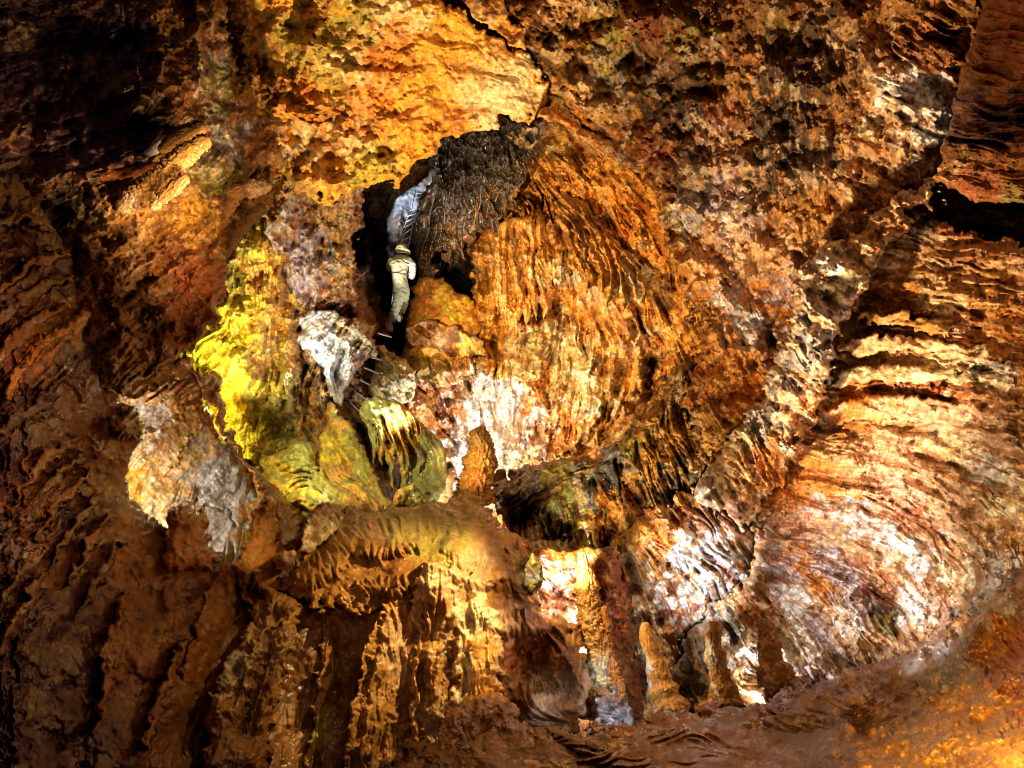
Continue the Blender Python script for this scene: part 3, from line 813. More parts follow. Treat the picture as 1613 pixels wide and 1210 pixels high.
# yellow wall and the pocket behind the green draperies
tag(rock('cave_wall_left_far', [(280, 540), (330, 505), (350, 470), (345, 400), (370, 340), (415, 320), (520, 300), (640, 640), (650, 720), (720, 740), (720, 860), (300, 900), (300, 700)],
         [(410, 420, 9.6), (330, 600, 9.0), (460, 600, 9.4), (540, 640, 11.0), (620, 740, 11), (400, 720, 8.6), (500, 780, 8.9), (360, 850, 8)], 'brown',
         [(400, 370, 35, 'yellow'), (375, 430, 30, 'olive'), (410, 430, 40, 'gold'), (430, 480, 30, 'gold'), (375, 490, 25, 'yellow'), (340, 540, 50, 'yellow'), (370, 600, 45, 'yellow'),
          (360, 660, 40, 'yellow'), (390, 690, 40, 'yellow'), (330, 600, 26, 'yellow'), (420, 560, 25, 'ochre'), (440, 600, 12, 60, 0, 'olive'), (465, 640, 12, 60, -8, 'olive'), (455, 560, 25, 'ochre'),
          (430, 680, 30, 'olive'), (490, 640, 12, 50, -18, 'gold'), (500, 690, 14, 40, -15, 'amber'), (470, 700, 20, 'olive'), (400, 640, 20, 'olive'), (540, 620, 50, 'umber'),
          (480, 600, 20, 'umber'), (620, 740, 50, 'dark'), (560, 690, 40, 'umber'), (380, 760, 30, 'umber'), (360, 780, 50, 'umber'), (470, 700, 20, 'green')],  # umber under the tongue and dark behind the curtain are painted shade
         an=.9, iso=1.0, drape=.5, amp=(8, 5, 1.8), zan=[(450, 620, 60, 1.6), (360, 650, 60, .8)],
         bumps=[(400, 400, 50, 60, 0, 20), (360, 600, 50, 80, -30, 16), (430, 560, 20, 60, 5, -24), (475, 560, 12, 60, -5, -26), (465, 670, 10, 60, -12, 14), (495, 670, 12, 50, -15, 18)],
         ridges=[([(462, 560), (470, 640), (485, 700)], 5, 14), ([(440, 600), (445, 680)], 5, 12)], vein=('olive', .5), speck=('dark', .4), stain=.5), kind='structure')

# purple-brown wall with the pale tongue left of the climber
tag(rock('cave_wall_left_mid', [(330, 130), (560, 200), (640, 260), (580, 295), (560, 312), (572, 335), (566, 368), (558, 400), (552, 420), (560, 460), (566, 500), (585, 515), (560, 535), (520, 555),
                                (484, 552), (464, 540), (456, 500), (448, 450), (430, 390), (412, 335), (380, 345),
                                (330, 300)],
         [(400, 200, 8.3), (540, 250, 9.3), (560, 340, 10.6), (480, 420, 10.2), (560, 520, 10.6), (525, 560, 10.9), (440, 380, 9.6), (350, 300, 8)], 'brown',
         [(530, 350, 40, 'ochre'), (490, 320, 40, 'brown'), (480, 400, 30, 'lilac'), (490, 440, 36, 'lilac'), (510, 400, 24, 'grey'), (530, 420, 22, 'amber'), (520, 450, 22, 'tan'),
          (480, 480, 30, 'lilac'), (500, 520, 28, 'chalk'), (540, 510, 22, 'tan'), (575, 525, 26, 'tan'), (535, 545, 34, 10, -45, 'chalk'), (520, 580, 30, 14, -60, 'chalk'), (548, 570, 30, 10, -50, 'white'),
          (530, 620, 16, 'chalk'), (534, 505, 20, 'rust'), (440, 230, 40, 'brown'), (470, 270, 30, 'rust'), (400, 200, 50, 'umber'), (360, 210, 30, 'grey'), (345, 260, 24, 'cream'),
          (360, 280, 20, 'olive'), (380, 230, 24, 'grey'), (430, 300, 30, 'brown'), (500, 360, 20, 'tan'), (545, 320, 20, 'tan'), (456, 340, 24, 'grey'), (520, 480, 14, 'rust')],
         an=.9, iso=1.1, stain=.5, roll=(16, 16), bumps=[(530, 500, 26, 14, 20, -26), (547, 535, 24, 9, -35, -18), (510, 540, 20, 6, -35, -16), (480, 450, 30, 50, 0, 12), (530, 340, 40, 40, 0, 16)],
         ridges=[([(450, 250), (470, 320), (450, 400)], 8, 12), ([(500, 560), (560, 520)], 3, 9), ([(520, 590), (565, 540)], 3, 9), ([(560, 400), (545, 470), (560, 500)], 6, -12)],
         vein=('rust', .6), speck=('dark', .8)), kind='structure')

# near overhang on the left with the dark upper corner
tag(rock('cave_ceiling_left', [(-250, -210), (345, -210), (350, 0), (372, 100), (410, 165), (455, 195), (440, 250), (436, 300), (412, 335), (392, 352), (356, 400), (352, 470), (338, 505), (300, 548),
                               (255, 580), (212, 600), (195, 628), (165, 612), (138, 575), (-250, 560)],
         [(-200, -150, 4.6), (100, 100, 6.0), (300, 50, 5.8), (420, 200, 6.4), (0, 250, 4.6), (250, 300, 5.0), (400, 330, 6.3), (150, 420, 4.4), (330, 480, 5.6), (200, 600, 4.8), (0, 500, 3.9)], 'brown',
         [(-50, 0, 150, 'purple'), (60, 150, 80, 'purple'), (20, 50, 24, 14, -20, 'olive'), (15, 55, 20, 'gold'), (130, 90, 28, 12, 0, 'gold'), (115, 125, 12, 'cream'), (105, 155, 8, 22, 15, 'tan'),  # purple patches put the shade of the corner voids into the colour
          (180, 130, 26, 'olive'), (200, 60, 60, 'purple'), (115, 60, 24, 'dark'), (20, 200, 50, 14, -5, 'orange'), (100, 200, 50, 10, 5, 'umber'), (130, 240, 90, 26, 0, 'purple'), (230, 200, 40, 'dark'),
          (225, 110, 20, 'tan'), (265, 80, 22, 60, 0, 'ochre'), (255, 20, 14, 50, 0, 'gold'), (300, 60, 16, 80, 0, 'rust'), (325, 100, 22, 'grey'), (350, 120, 24, 'olive'), (345, 40, 30, 'tan'),
          (380, 70, 14, 60, 5, 'dark'), (400, 130, 30, 'umber'), (330, 160, 24, 'cream'), (250, 280, 60, 24, -35, 'ochre'), (330, 250, 30, 'cream'), (340, 280, 26, 'olive'), (365, 225, 26, 'grey'),
          (300, 340, 30, 'gold'), (320, 370, 20, 'amber'), (110, 330, 40, 'dark'), (150, 370, 40, 'ochre'), (210, 350, 50, 'ochre'), (230, 420, 50, 'brown'), (170, 450, 30, 'brown'), (190, 425, 30, 'tan'),
          (300, 460, 60, 'rust'), (240, 500, 50, 'umber'), (220, 510, 26, 'tan'), (180, 540, 30, 'tan'), (200, 570, 30, 'tan'), (180, 590, 26, 'cream'), (280, 540, 40, 'rust'), (160, 560, 14, 'dark'),
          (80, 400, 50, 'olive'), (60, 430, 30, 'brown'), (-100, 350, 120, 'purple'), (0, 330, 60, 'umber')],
         an=.8, iso=1.1, stain=.6, roll=(22, 26), warp=4, steps=fan([(130, 440), (220, 385), (300, 330), (350, 300)], 5, (14, 24), 22, 14) + fan([(180, 60), (190, 130), (200, 180)], 3, (28, 0), 18, 14), bumps=[(110, 60, 26, 18, 0, -24), (230, 200, 40, 18, -10, -34), (100, 330, 30, 30, 0, -30), (200, 560, 50, 40, -30, 20), (200, 510, 30, 20, -30, 10),
                                                 (345, 260, 30, 24, -20, 16), (400, 290, 30, 20, -30, 14), (380, 90, 8, 50, 4, -30)],
         ridges=[([(310, -60), (312, 60), (325, 190)], 6, 18), ([(250, -60), (255, 60), (262, 150)], 9, 16), ([(20, 285), (120, 270), (200, 275), (260, 240)], 4, 16), ([(60, 305), (170, 290)], 3, 10),
                 ([(150, 445), (210, 420)], 4, 10), ([(230, 590), (300, 540), (345, 490)], 5, 12), ([(360, 330), (420, 290)], 4, 10), ([(345, 300), (410, 270)], 4, 10), ([(240, 480), (330, 420)], 4, 8)],
         vein=('umber', .6), speck=('dark', .7)), kind='structure')

# slab of golden ceiling
tag(rock('cave_ceiling_slab', [(300, -210), (320, 0), (340, 90), (380, 150), (430, 190), (436, 240), (428, 272), (470, 305), (532, 318), (560, 300), (605, 288), (627, 290), (655, 264), (683, 237), (702, 222),
                               (745, 203), (800, 188), (845, 186), (868, 166), (868, 135), (840, 98), (800, 70), (752, 45), (705, 5), (655, -60), (600, -210)],
         [(350, 0, 7.0), (480, 150, 7.7), (480, 290, 8.6), (620, 280, 8.8), (700, 120, 8.2), (840, 160, 8.7), (600, -150, 6.6), (800, 90, 8.4)], 'gold',
         [(560, 40, 45, 'olive'), (600, 20, 40, 'cream'), (560, 100, 30, 'cream'), (620, 50, 40, 'orange'), (600, 110, 60, 'orange'), (720, 80, 80, 'gold'), (780, 130, 60, 'cream'), (760, 90, 50, 'gold'),
          (660, 30, 20, 'cream'), (660, 160, 60, 'gold'), (580, 180, 50, 'orange'), (540, 150, 24, 'olive'), (520, 200, 40, 'brown'), (560, 220, 30, 'cream'), (600, 235, 30, 'olive'), (560, 270, 26, 'olive'),
          (640, 240, 30, 'gold'), (500, 230, 20, 'cream'), (520, 280, 40, 'gold'), (480, 170, 30, 'orange'), (490, 210, 18, 'cream'), (450, 60, 40, 'olive'), (470, 120, 30, 'ochre'), (400, 60, 40, 'brown'),
          (430, 120, 40, 'umber'), (390, 130, 40, 'brown'), (500, 30, 30, 'brown'), (700, 200, 20, 'rust'), (720, 185, 26, 'orange'), (450, 240, 24, 'grey'), (460, 280, 24, 'brown'), (350, 50, 40, 'umber'),
          (540, 300, 22, 'brown'), (510, 100, 26, 'olive'), (600, 60, 20, 'rust'), (520, 60, 24, 'olive')],
         an=.3, iso=1.0, stain=.4, rough=.6, iamp=(12, 3.0, .5), roll=(14, 18), warp=6, ziso=[(760, 100, 90, .35), (620, 110, 60, .7), (540, 240, 70, 1.9), (430, 100, 70, 1.9)], zan=[(430, 100, 70, 3)],
         steps=[([(720, 205), (620, 195), (560, 190), (500, 185)], 16, -10), ([(560, 130), (600, 140), (700, 160)], 20, 5)],
         ridges=[([(690, 60), (710, 120), (720, 130)], 4, -6), ([(480, 170), (560, 180), (600, 200)], 4, -10), ([(540, 170), (580, 240), (640, 250)], 5, -9), ([(470, 185), (520, 190)], 4, -14)],
         vein=('rust', .35), speck=('ochre', .6)), kind='structure')
tag(rock('cave_ceiling_plate', [(640, -210), (690, -60), (740, 20), (800, 62), (828, 82), (830, 60), (808, 35), (790, 0), (760, -60), (740, -210)],
         [(700, -100, 7.0), (760, 20, 7.9), (825, 75, 8.1)], 'tan', [(750, 20, 30, 'brown'), (790, 45, 24, 'gold'), (810, 10, 20, 'amber'), (820, 70, 12, 'orange')],
         an=.3, iso=.6, roll=(8, 10), warp=4), kind='structure')
tag(rock('cave_ceiling_edge', [(842, 186), (858, 170), (872, 165), (884, 184), (920, 200), (968, 222), (1010, 275), (985, 270), (950, 240), (920, 225), (880, 195)],
         [(860, 180, 8.5), (970, 235, 8.7), (1000, 270, 8.8)], 'orange', [(950, 220, 30, 8, 35, 'cream'), (880, 180, 16, 'amber'), (990, 260, 20, 'cream')],
         an=.3, iso=.6, roll=(8, 10), warp=3), kind='structure')

# pale rock seen through the left window
tag(rock('cave_wall_window', [(150, 590), (230, 585), (300, 562), (312, 600), (322, 640), (348, 672), (372, 712), (404, 765), (420, 800), (420, 850), (400, 900), (200, 930), (120, 800)],
         [(220, 620, 6.9), (300, 600, 7.6), (220, 760, 6.8), (380, 780, 7.5), (340, 860, 7.0)], 'ochre',
         [(250, 690, 30, 'ochre'), (280, 760, 24, 'gold'), (220, 610, 40, 'tan'), (270, 600, 40, 'tan'), (300, 620, 20, 'orange'), (240, 660, 30, 20, -30, 'chalk'), (290, 650, 24, 'ochre'), (230, 720, 30, 'cream'), (220, 760, 40, 'gold'),
          (270, 740, 40, 'tan'), (300, 700, 20, 'olive'), (330, 690, 16, 'pink'), (300, 770, 26, 'grey'), (340, 740, 30, 'grey'), (330, 770, 22, 'chalk'), (360, 790, 30, 'grey'), (340, 830, 34, 'grey'),
          (370, 750, 20, 'grey'), (330, 860, 30, 'grey'), (240, 790, 30, 'cream'), (225, 745, 24, 'gold')],
         iso=.25, an=.6, stain=.3, rough=.5, iamp=(10, 1.6, .5), roll=(18, 26), warp=4, bumps=[(270, 620, 40, 14, -20, 10)], ridges=[([(230, 690), (300, 640)], 4, 8), ([(200, 630), (300, 590)], 3, 12), ([(260, 740), (330, 660)], 3, 8),
                                                                                  ([(300, 790), (350, 800), (380, 830)], 3, -8)],
         vein=('dark', .5)), kind='structure')

# dark spur between the window and the green mounds
tag(rock('cave_wall_spur', [(304, 590), (318, 582), (338, 588), (350, 606), (352, 648), (370, 692), (396, 735), (432, 764), (474, 800), (484, 850), (450, 885), (380, 900), (435, 850), (428, 812), (412, 780), (392, 740), (364, 700),
                            (342, 660), (318, 620)], [(320, 600, 7.5), (350, 670, 7.2), (420, 770, 6.9), (460, 850, 6.3)], 'wet',
         [(330, 610, 20, 'brown'), (380, 720, 30, 'umber'), (440, 800, 30, 'wet')], an=.5, iso=.7, stain=.4, rough=.5, roll=(16, 24), warp=4, mat=WET), kind='structure')

# left near wall with scallops
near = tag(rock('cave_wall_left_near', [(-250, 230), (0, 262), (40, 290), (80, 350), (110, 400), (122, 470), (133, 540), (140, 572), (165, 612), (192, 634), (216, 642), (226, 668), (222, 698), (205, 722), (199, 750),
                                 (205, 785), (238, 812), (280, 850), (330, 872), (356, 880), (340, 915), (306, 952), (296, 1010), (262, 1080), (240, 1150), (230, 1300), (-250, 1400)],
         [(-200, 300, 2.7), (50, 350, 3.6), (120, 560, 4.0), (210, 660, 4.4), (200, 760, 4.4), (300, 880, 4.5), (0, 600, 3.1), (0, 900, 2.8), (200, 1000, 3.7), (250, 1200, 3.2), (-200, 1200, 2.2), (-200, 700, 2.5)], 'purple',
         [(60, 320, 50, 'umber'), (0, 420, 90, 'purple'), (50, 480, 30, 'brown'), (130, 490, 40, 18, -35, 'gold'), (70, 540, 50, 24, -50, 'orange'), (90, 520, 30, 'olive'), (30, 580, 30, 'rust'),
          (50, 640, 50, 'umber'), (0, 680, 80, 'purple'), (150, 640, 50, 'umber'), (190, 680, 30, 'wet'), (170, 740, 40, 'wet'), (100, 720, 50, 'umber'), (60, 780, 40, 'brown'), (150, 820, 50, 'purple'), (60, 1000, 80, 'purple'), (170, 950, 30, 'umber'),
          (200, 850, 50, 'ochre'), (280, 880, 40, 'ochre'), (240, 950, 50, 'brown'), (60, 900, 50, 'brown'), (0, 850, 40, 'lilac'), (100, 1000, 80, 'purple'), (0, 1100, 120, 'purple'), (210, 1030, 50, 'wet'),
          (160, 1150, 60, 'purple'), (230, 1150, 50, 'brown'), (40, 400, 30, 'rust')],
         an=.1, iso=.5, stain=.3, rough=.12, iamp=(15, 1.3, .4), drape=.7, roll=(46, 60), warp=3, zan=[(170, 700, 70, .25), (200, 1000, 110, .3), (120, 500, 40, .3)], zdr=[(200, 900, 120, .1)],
         bumps=[(200, 668, 30, 26, 0, 24), (90, 560, 90, 36, -40, 26), (40, 440, 80, 20, -35, 14), (0, 500, 90, 18, -35, 12), (60, 800, 70, 22, -35, 16), (50, 870, 80, 22, -40, 16), (50, 650, 60, 20, -20, 8)],
         ridges=fan([(-60, 2500), (20, 440), (70, 415), (115, 420)], 10, (3, 22), 4, 13) + fan([(-40, 800), (50, 730), (110, 690), (135, 690)], 7, (0, 22), 4.5, 13)
         + fan([(-60, 960), (20, 880), (60, 850)], 5, (8, 24), 5, 12) + fan([(-60, 345), (0, 330), (60, 372)], 3, (0, 26), 5, 10) + [([(0, 470), (70, 420), (110, 410)], 4, 10), ([(0, 520), (60, 470), (120, 450)], 4, 10), ([(30, 770), (70, 720), (110, 700)], 4, 12), ([(50, 790), (90, 750), (120, 720)], 4, 12),
                 ([(20, 330), (60, 370), (110, 430), (125, 480)], 6, 10)],
         vein=('purple', .6), speck=('dark', .6), mat=WET), kind='structure')

NEARD = [(-200, 300, 2.7), (50, 350, 3.6), (120, 560, 4.0), (210, 660, 4.4), (200, 760, 4.4), (300, 880, 4.5), (0, 600, 3.1), (0, 900, 2.8), (200, 1000, 3.7), (250, 1200, 3.2), (-200, 1200, 2.2), (-200, 700, 2.5)]
for cv, wd, cc in (([(-40, 480), (0, 455), (60, 410), (112, 398)], 9, 'brown'), ([(-50, 540), (0, 500), (60, 455), (117, 436)], 11, 'umber'), ([(-40, 610), (0, 560), (45, 515), (104, 478)], 11, 'brown'),
                   ([(10, 628), (30, 590), (75, 540), (143, 494)], 15, 'gold'), ([(-60, 730), (-10, 690), (40, 650), (92, 626)], 10, 'purple'), ([(20, 790), (45, 755), (85, 712), (128, 688)], 9, 'brown'),
                   ([(38, 822), (60, 788), (98, 742), (138, 714)], 9, 'umber'), ([(56, 850), (76, 815), (108, 772), (148, 742)], 8, 'brown'), ([(-40, 900), (0, 860), (40, 812), (68, 790)], 10, 'purple'),
                   ([(82, 892), (104, 850), (130, 815), (156, 780)], 8, 'umber'), ([(104, 925), (128, 884), (150, 848), (170, 806)], 8, 'brown'), ([(-30, 985), (6, 948), (40, 900), (74, 868)], 11, 'umber'),
                   ([(-40, 1060), (0, 1020), (38, 960), (66, 905)], 12, 'brown'), ([(120, 975), (146, 930), (172, 890), (190, 850)], 9, 'umber'), ([(-60, 380), (-10, 350), (40, 340), (84, 366)], 9, 'umber'),
                   ([(226, 1180), (244, 1120), (270, 1060), (298, 1000)], 12, 'wet'), ([(150, 1160), (170, 1080), (184, 1000), (200, 930)], 15, 'wet')):
    up, dn = [], []
    for q_i, (qx, qy) in enumerate(cv):
        a_, b_ = cv[max(0, q_i - 1)], cv[min(len(cv) - 1, q_i + 1)]
        tx_, ty_ = b_[0] - a_[0], b_[1] - a_[1]
        n_ = math.hypot(tx_, ty_)
        w_ = wd * (.25, .8, 1, .35)[q_i]
        up.append((qx - ty_ / n_ * w_, qy + tx_ / n_ * w_))
        dn.append((qx + ty_ / n_ * w_, qy - tx_ / n_ * w_))
    o = rock('rock_fold', up + dn[::-1], [(x, y, d - .13) for x, y, d in NEARD], cc, [], an=.3, iso=.5, stain=.3, rough=.2, roll=(wd * .9, wd * 1.5), warp=4, skirt=.18, mat=WET, st=1.45)
    o.parent = near

# hanging column at the top right
tag(rock('cave_ceiling_right_near', [(1580, -210), (1560, -40), (1545, 20), (1530, 70), (1512, 120), (1500, 180), (1488, 225), (1478, 262), (1470, 285), (1500, 300), (1540, 318), (1600, 322), (1700, 330), (1870, 340), (1870, -210)],
         [(1560, -100, 4.2), (1500, 180, 5.2), (1480, 280, 5.8), (1613, 100, 4.4), (1613, 300, 5.2), (1800, 0, 3.2)], 'brown',
         [(1590, 40, 60, 'rust'), (1570, 120, 40, 'wet'), (1540, 180, 40, 'purple'), (1600, 180, 30, 'purple'), (1540, 230, 50, 'umber'), (1600, 260, 26, 'orange'), (1560, 290, 60, 'rust'), (1600, 310, 40, 'olive'), (1500, 270, 20, 'tan')],
         an=1.4, iso=.6, stain=.3, rough=.5, drape=.6, zan=[(1580, 50, 70, .3), (1550, 230, 70, 1.8)], roll=(34, 50), warp=3,
         steps=fan([(1480, 205), (1540, 220), (1620, 205), (1700, 210)], 6, (-3, 18), 14, 16), ridges=[([(1490, 230), (1540, 240), (1600, 235)], 4, 12), ([(1485, 250), (1540, 265), (1580, 262)], 4, 12), ([(1480, 275), (1530, 292), (1590, 300)], 4, 12), ([(1500, 200), (1560, 215), (1600, 205)], 4, 10)],
         vein=('umber', .5), mat=WET), kind='structure')

# near floor, right
tag(rock('cave_floor', [(560, 1300), (600, 1210), (690, 1150), (800, 1155), (870, 1152), (950, 1148), (1010, 1135), (1040, 1112), (1090, 1122), (1130, 1110), (1180, 1115), (1220, 1095), (1270, 1075), (1320, 1062),
                        (1380, 1040), (1440, 1020), (1500, 985), (1560, 940), (1620, 880), (1870, 780), (1870, 1430), (560, 1430)],
         [(700, 1160, 4.2), (900, 1155, 4.6), (1050, 1120, 5.0), (1250, 1090, 5.0), (1450, 1020, 4.2), (1600, 900, 3.3), (700, 1400, 2.4), (1100, 1250, 3.2), (1400, 1200, 3.0), (1613, 1150, 2.3), (1800, 1000, 2.2)], 'umber',
         [(760, 1190, 60, 'umber'), (900, 1190, 60, 'umber'), (1050, 1180, 80, 'wet'), (1180, 1200, 60, 'wet'), (1250, 1120, 60, 'umber'), (1340, 1090, 30, 'ochre'), (1420, 1120, 50, 'umber'), (1300, 1160, 60, 'umber'),
          (1480, 1050, 50, 'slate'), (1540, 1000, 40, 'umber'), (1400, 1060, 40, 'umber'), (1590, 1040, 50, 'rust'), (1560, 1000, 30, 'amber'), (1500, 1130, 60, 'amber'), (1560, 1180, 70, 'amber'), (1450, 1200, 60, 'gold'),
          (1380, 1205, 50, 'gold'), (1610, 1120, 30, 'orange'), (1560, 940, 30, 'grey')],
         an=.15, iso=.8, stain=.4, rough=.6, iamp=(12, 2.0, .5), drape=.5, roll=(26, 40), warp=6, ziso=[(1500, 1020, 80, 2.2), (1500, 1180, 120, 2.6), (1000, 1200, 150, .5)], zan=[(1500, 1170, 110, 1.6), (1000, 1200, 150, .5)],
         bumps=[(1345, 1100, 34, 26, 0, 24), (1050, 1190, 180, 44, 12, 24), (1250, 1130, 60, 18, 5, 12), (1585, 1040, 60, 60, 0, -40), (1420, 1110, 50, 24, -30, 12)],
         ridges=[([(1180, 1140), (1260, 1125), (1330, 1140)], 7, 10), ([(1390, 1080), (1410, 1110)], 6, 10)], vein=('umber', .5), mat=WET), kind='structure')

# back of the lower chamber
tag(rock('cave_wall_lower', [(760, 850), (960, 850), (1010, 880), (1300, 880), (1300, 1220), (700, 1220), (700, 900)],
         [(840, 900, 8.8), (900, 1000, 8.9), (1000, 900, 8.7), (1150, 1050, 8.6), (860, 1150, 7.4), (1100, 1130, 7.6)], 'tan',
         [(870, 905, 40, 12, -10, 'chalk'), (870, 940, 40, 14, -5, 'rust'), (870, 965, 30, 12, 10, 'white'), (900, 980, 26, 'cream'), (920, 990, 14, 'white'), (880, 1040, 40, 'ochre'), (860, 1090, 50, 'cream'),
          (870, 1140, 30, 'chalk'), (910, 1100, 30, 'tan'), (1000, 1000, 40, 'white'), (1090, 1100, 24, 'yellow'), (1090, 1060, 30, 'slate')],
         iso=1.2, an=1.0, bumps=[(860, 905, 50, 10, -10, 20)], vein=('rust', .6)), kind='structure')

# the cavern beyond: rough rock closing off everything past the modelled walls, open only behind the visitor
na, nb = 260, 150
th_, ph_ = np.meshgrid(np.linspace(0, 2 * np.pi, na, endpoint=False), np.linspace(.02, 2.15, nb))
rr_ = 19 + .9 * tile(80, th_ * 163 * 2, ph_ * 300) + .35 * tile(24, th_ * 163 * 2, ph_ * 300) + 2.0 * np.sin(3 * th_ + 1) * np.sin(ph_) ** 2
dx_, dz_, dy_ = np.sin(ph_) * np.cos(th_), np.sin(ph_) * np.sin(th_), np.cos(ph_)
co_ = np.stack([rr_ * dx_ * .9, rr_ * dy_ * 1.15 + 3, rr_ * dz_ * .8 + 5], -1).reshape(-1, 3)
i_ = np.arange(nb - 1)[:, None] * na
j_ = np.arange(na)[None, :]
q_ = np.stack([i_ + j_, i_ + na + j_, i_ + na + (j_ + 1) % na, i_ + (j_ + 1) % na], -1).reshape(-1, 4)
mix_ = np.clip(.5 + .35 * tile(24, th_ * 326, ph_ * 300), 0, 1).reshape(-1, 1)
tag(link_mesh('cavern_rock', co_, q_, ROCK, np.array(PAL['umber']) * mix_ + np.array(PAL['brown']) * (1 - mix_)), kind='structure')

print('structure verts', NVERT)

# ================================================================== FORMATIONS (things)
def thing(o, label, cat, group=None):
    return tag(o, label, cat, group)


curtain = thing(rock('flowstone_curtain', [(684, 232), (700, 208), (745, 190), (830, 180), (850, 210), (842, 250), (822, 290), (812, 330), (790, 345), (780, 365), (768, 350), (757, 372), (748, 362), (742, 392), (735, 378),
                                 (730, 415), (722, 385), (712, 400), (706, 430), (698, 392), (690, 405), (680, 470), (672, 480), (668, 430), (662, 470), (656, 430), (652, 380), (656, 340), (662, 315), (676, 290)],
           [(700, 230, 11.9), (660, 350, 12.6), (760, 350, 12.3), (830, 230, 11.4), (720, 400, 12.6)], 'dark',
           [(686, 250, 10, 'slate'), (675, 420, 10, 'brown'), (800, 340, 18, 'umber'), (820, 210, 14, 'tan'), (830, 290, 16, 'brown'), (720, 380, 20, 'umber')],
           an=.7, iso=.3, stain=0, drape=.95, amp=(9, 6, 3.0), roll=(10, 14), warp=3, vein=('dark', .6), ridges=fan([(694, 215), (697, 290), (680, 350), (662, 440)], 5, (8, 0), 2.2, 13) + fan([(728, 205), (722, 270), (735, 330), (738, 400)], 11, (10, -2), 2.2, 13), mat=WET, st=1.6, skirt=.3),
      'dark fluted flowstone curtain hanging under the golden slab right of the ladder', 'drapery')
rf = random.Random(4)
for k in range(19):
    f = k / 18
    top = (690 + 128 * f, 226 - 32 * f)
    bot = (666 + 118 * f ** .9 + rf.uniform(-4, 4), 395 - 62 * f + rf.uniform(-45, 8))
    mid = [(top[0] + (bot[0] - top[0]) * q + 7 * math.sin(3.0 * q + k * 1.1) + rf.uniform(-2, 2), top[1] + (bot[1] - top[1]) * q) for q in (0, .2, .4, .6, .8, 1)]
    o = column('flute', [(x, y, 1.7 - 1.0 * (i / 5) + rf.uniform(0, .3)) for i, (x, y) in enumerate(mid)], 12.05 + .25 * (1 - f) - .25 * f, rf.choice(['brown', 'brown', 'ochre', 'slate', 'umber']), [], knob=.2, flute=0, seg=12, mat=WET, lean=.18)
    o.parent = curtain
thing(rock('flowstone_curtain', [(782, 440), (780, 372), (798, 346), (838, 336), (862, 346), (870, 400), (874, 452), (866, 486), (858, 504), (850, 474), (845, 506), (838, 482), (830, 516), (822, 492), (815, 524), (808, 496), (800, 512), (795, 482), (788, 498)],
           [(820, 350, 12.1), (820, 500, 12.0)], 'amber', [(800, 400, 30, 'ochre'), (850, 420, 12, 'cream'), (830, 470, 20, 'orange')], an=.8, iso=.4, drape=.9, stain=.5, roll=(10, 14), warp=2, st=1.5, skirt=.3,
           ridges=fan([(784, 380), (786, 440), (788, 490)], 11, (8, 0), 2.4, 12), mat=WET),
      'ribbed orange curtain of thin straight flutes in the middle of the back wall', 'drapery')
thing(rock('flowstone_curtain', [(872, 318), (892, 300), (925, 318), (960, 370), (1000, 410), (1022, 452), (1016, 478), (996, 470), (985, 492), (968, 470), (955, 486), (940, 452), (925, 462), (912, 420), (900, 430), (888, 380)],
           [(890, 330, 11.4), (1000, 450, 10.9)], 'ochre', [(960, 400, 30, 'amber'), (1000, 450, 16, 'cream'), (910, 360, 20, 'brown')], an=.8, iso=.4, drape=.9, stain=.5, roll=(10, 14), warp=3, st=1.5, skirt=.3,
           ridges=fan([(878, 330), (905, 380), (930, 455)], 9, (11, 1), 2.6, 12), mat=WET),
      'slanting brown curtain of long flutes under the right rim of the dome', 'drapery')
thing(rock('flowstone_chute', [(690, 230), (682, 262), (662, 286), (638, 300), (620, 318), (611, 345), (609, 380), (613, 440), (622, 450), (638, 440), (640, 405), (646, 380), (655, 355), (664, 335), (674, 315), (690, 300), (704, 250)],
           [(685, 275, 13.5), (630, 330, 13.6), (625, 420, 13.9)], 'grey', [(640, 320, 26, 'chalk'), (622, 370, 16, 'grey'), (655, 305, 18, 'chalk')], an=.5, iso=.6, drape=.2, roll=(16, 22), warp=2, vein=('slate', .5), st=1.5, speck=('slate', .5), skirt=.4),
      'blue grey smooth flowstone pillar behind the ladder and the climber', 'flowstone')
thing(rock('boulder', [(646, 470), (650, 447), (666, 436), (684, 433), (700, 441), (716, 456), (733, 462), (744, 478), (752, 490), (760, 515), (745, 560), (690, 570), (640, 560), (636, 522), (645, 495)],
           [(650, 500, 12.8), (690, 470, 12.5), (750, 520, 12.6), (690, 540, 12.2)], 'amber', [(708, 485, 14, 22, -15, 'yellow'), (680, 440, 20, 'wet'), (670, 540, 20, 'gold'), (740, 480, 10, 'orange'), (660, 480, 20, 'orange')],
           iso=.6, an=.3, stain=.3, rough=.3, roll=(24, 30), warp=3, ridges=[([(640, 510), (720, 528)], 3, -8)], vein=('brown', .4), mat=WET, st=1.6),
      'smooth orange boulder with a yellow green lichen patch beside the climber', 'boulder')
thing(rock('boulder', [(556, 425), (566, 414), (580, 418), (588, 432), (590, 460), (600, 482), (618, 500), (622, 524), (600, 530), (560, 520), (552, 470)],
           [(570, 430, 13.4), (600, 510, 13.2)], 'brown', [(575, 425, 14, 'lilac'), (590, 500, 20, 'umber')], iso=.7, an=.4, roll=(16, 22), warp=3, mat=WET, st=1.6),
      'glossy brown boulder with a pale top in the dark recess left of the climber', 'boulder')
thing(rock('boulder', [(640, 512), (690, 505), (760, 540), (770, 560), (700, 565), (660, 575), (640, 545)],
           [(650, 530, 12.3), (740, 550, 12.0)], 'umber', [(680, 535, 40, 14, 15, 'brown'), (740, 540, 20, 'gold')], iso=.7, an=.6, roll=(8, 12), warp=3, st=1.6),
      'flat dark brown rock slab wedged under the orange boulder with lichen', 'boulder')
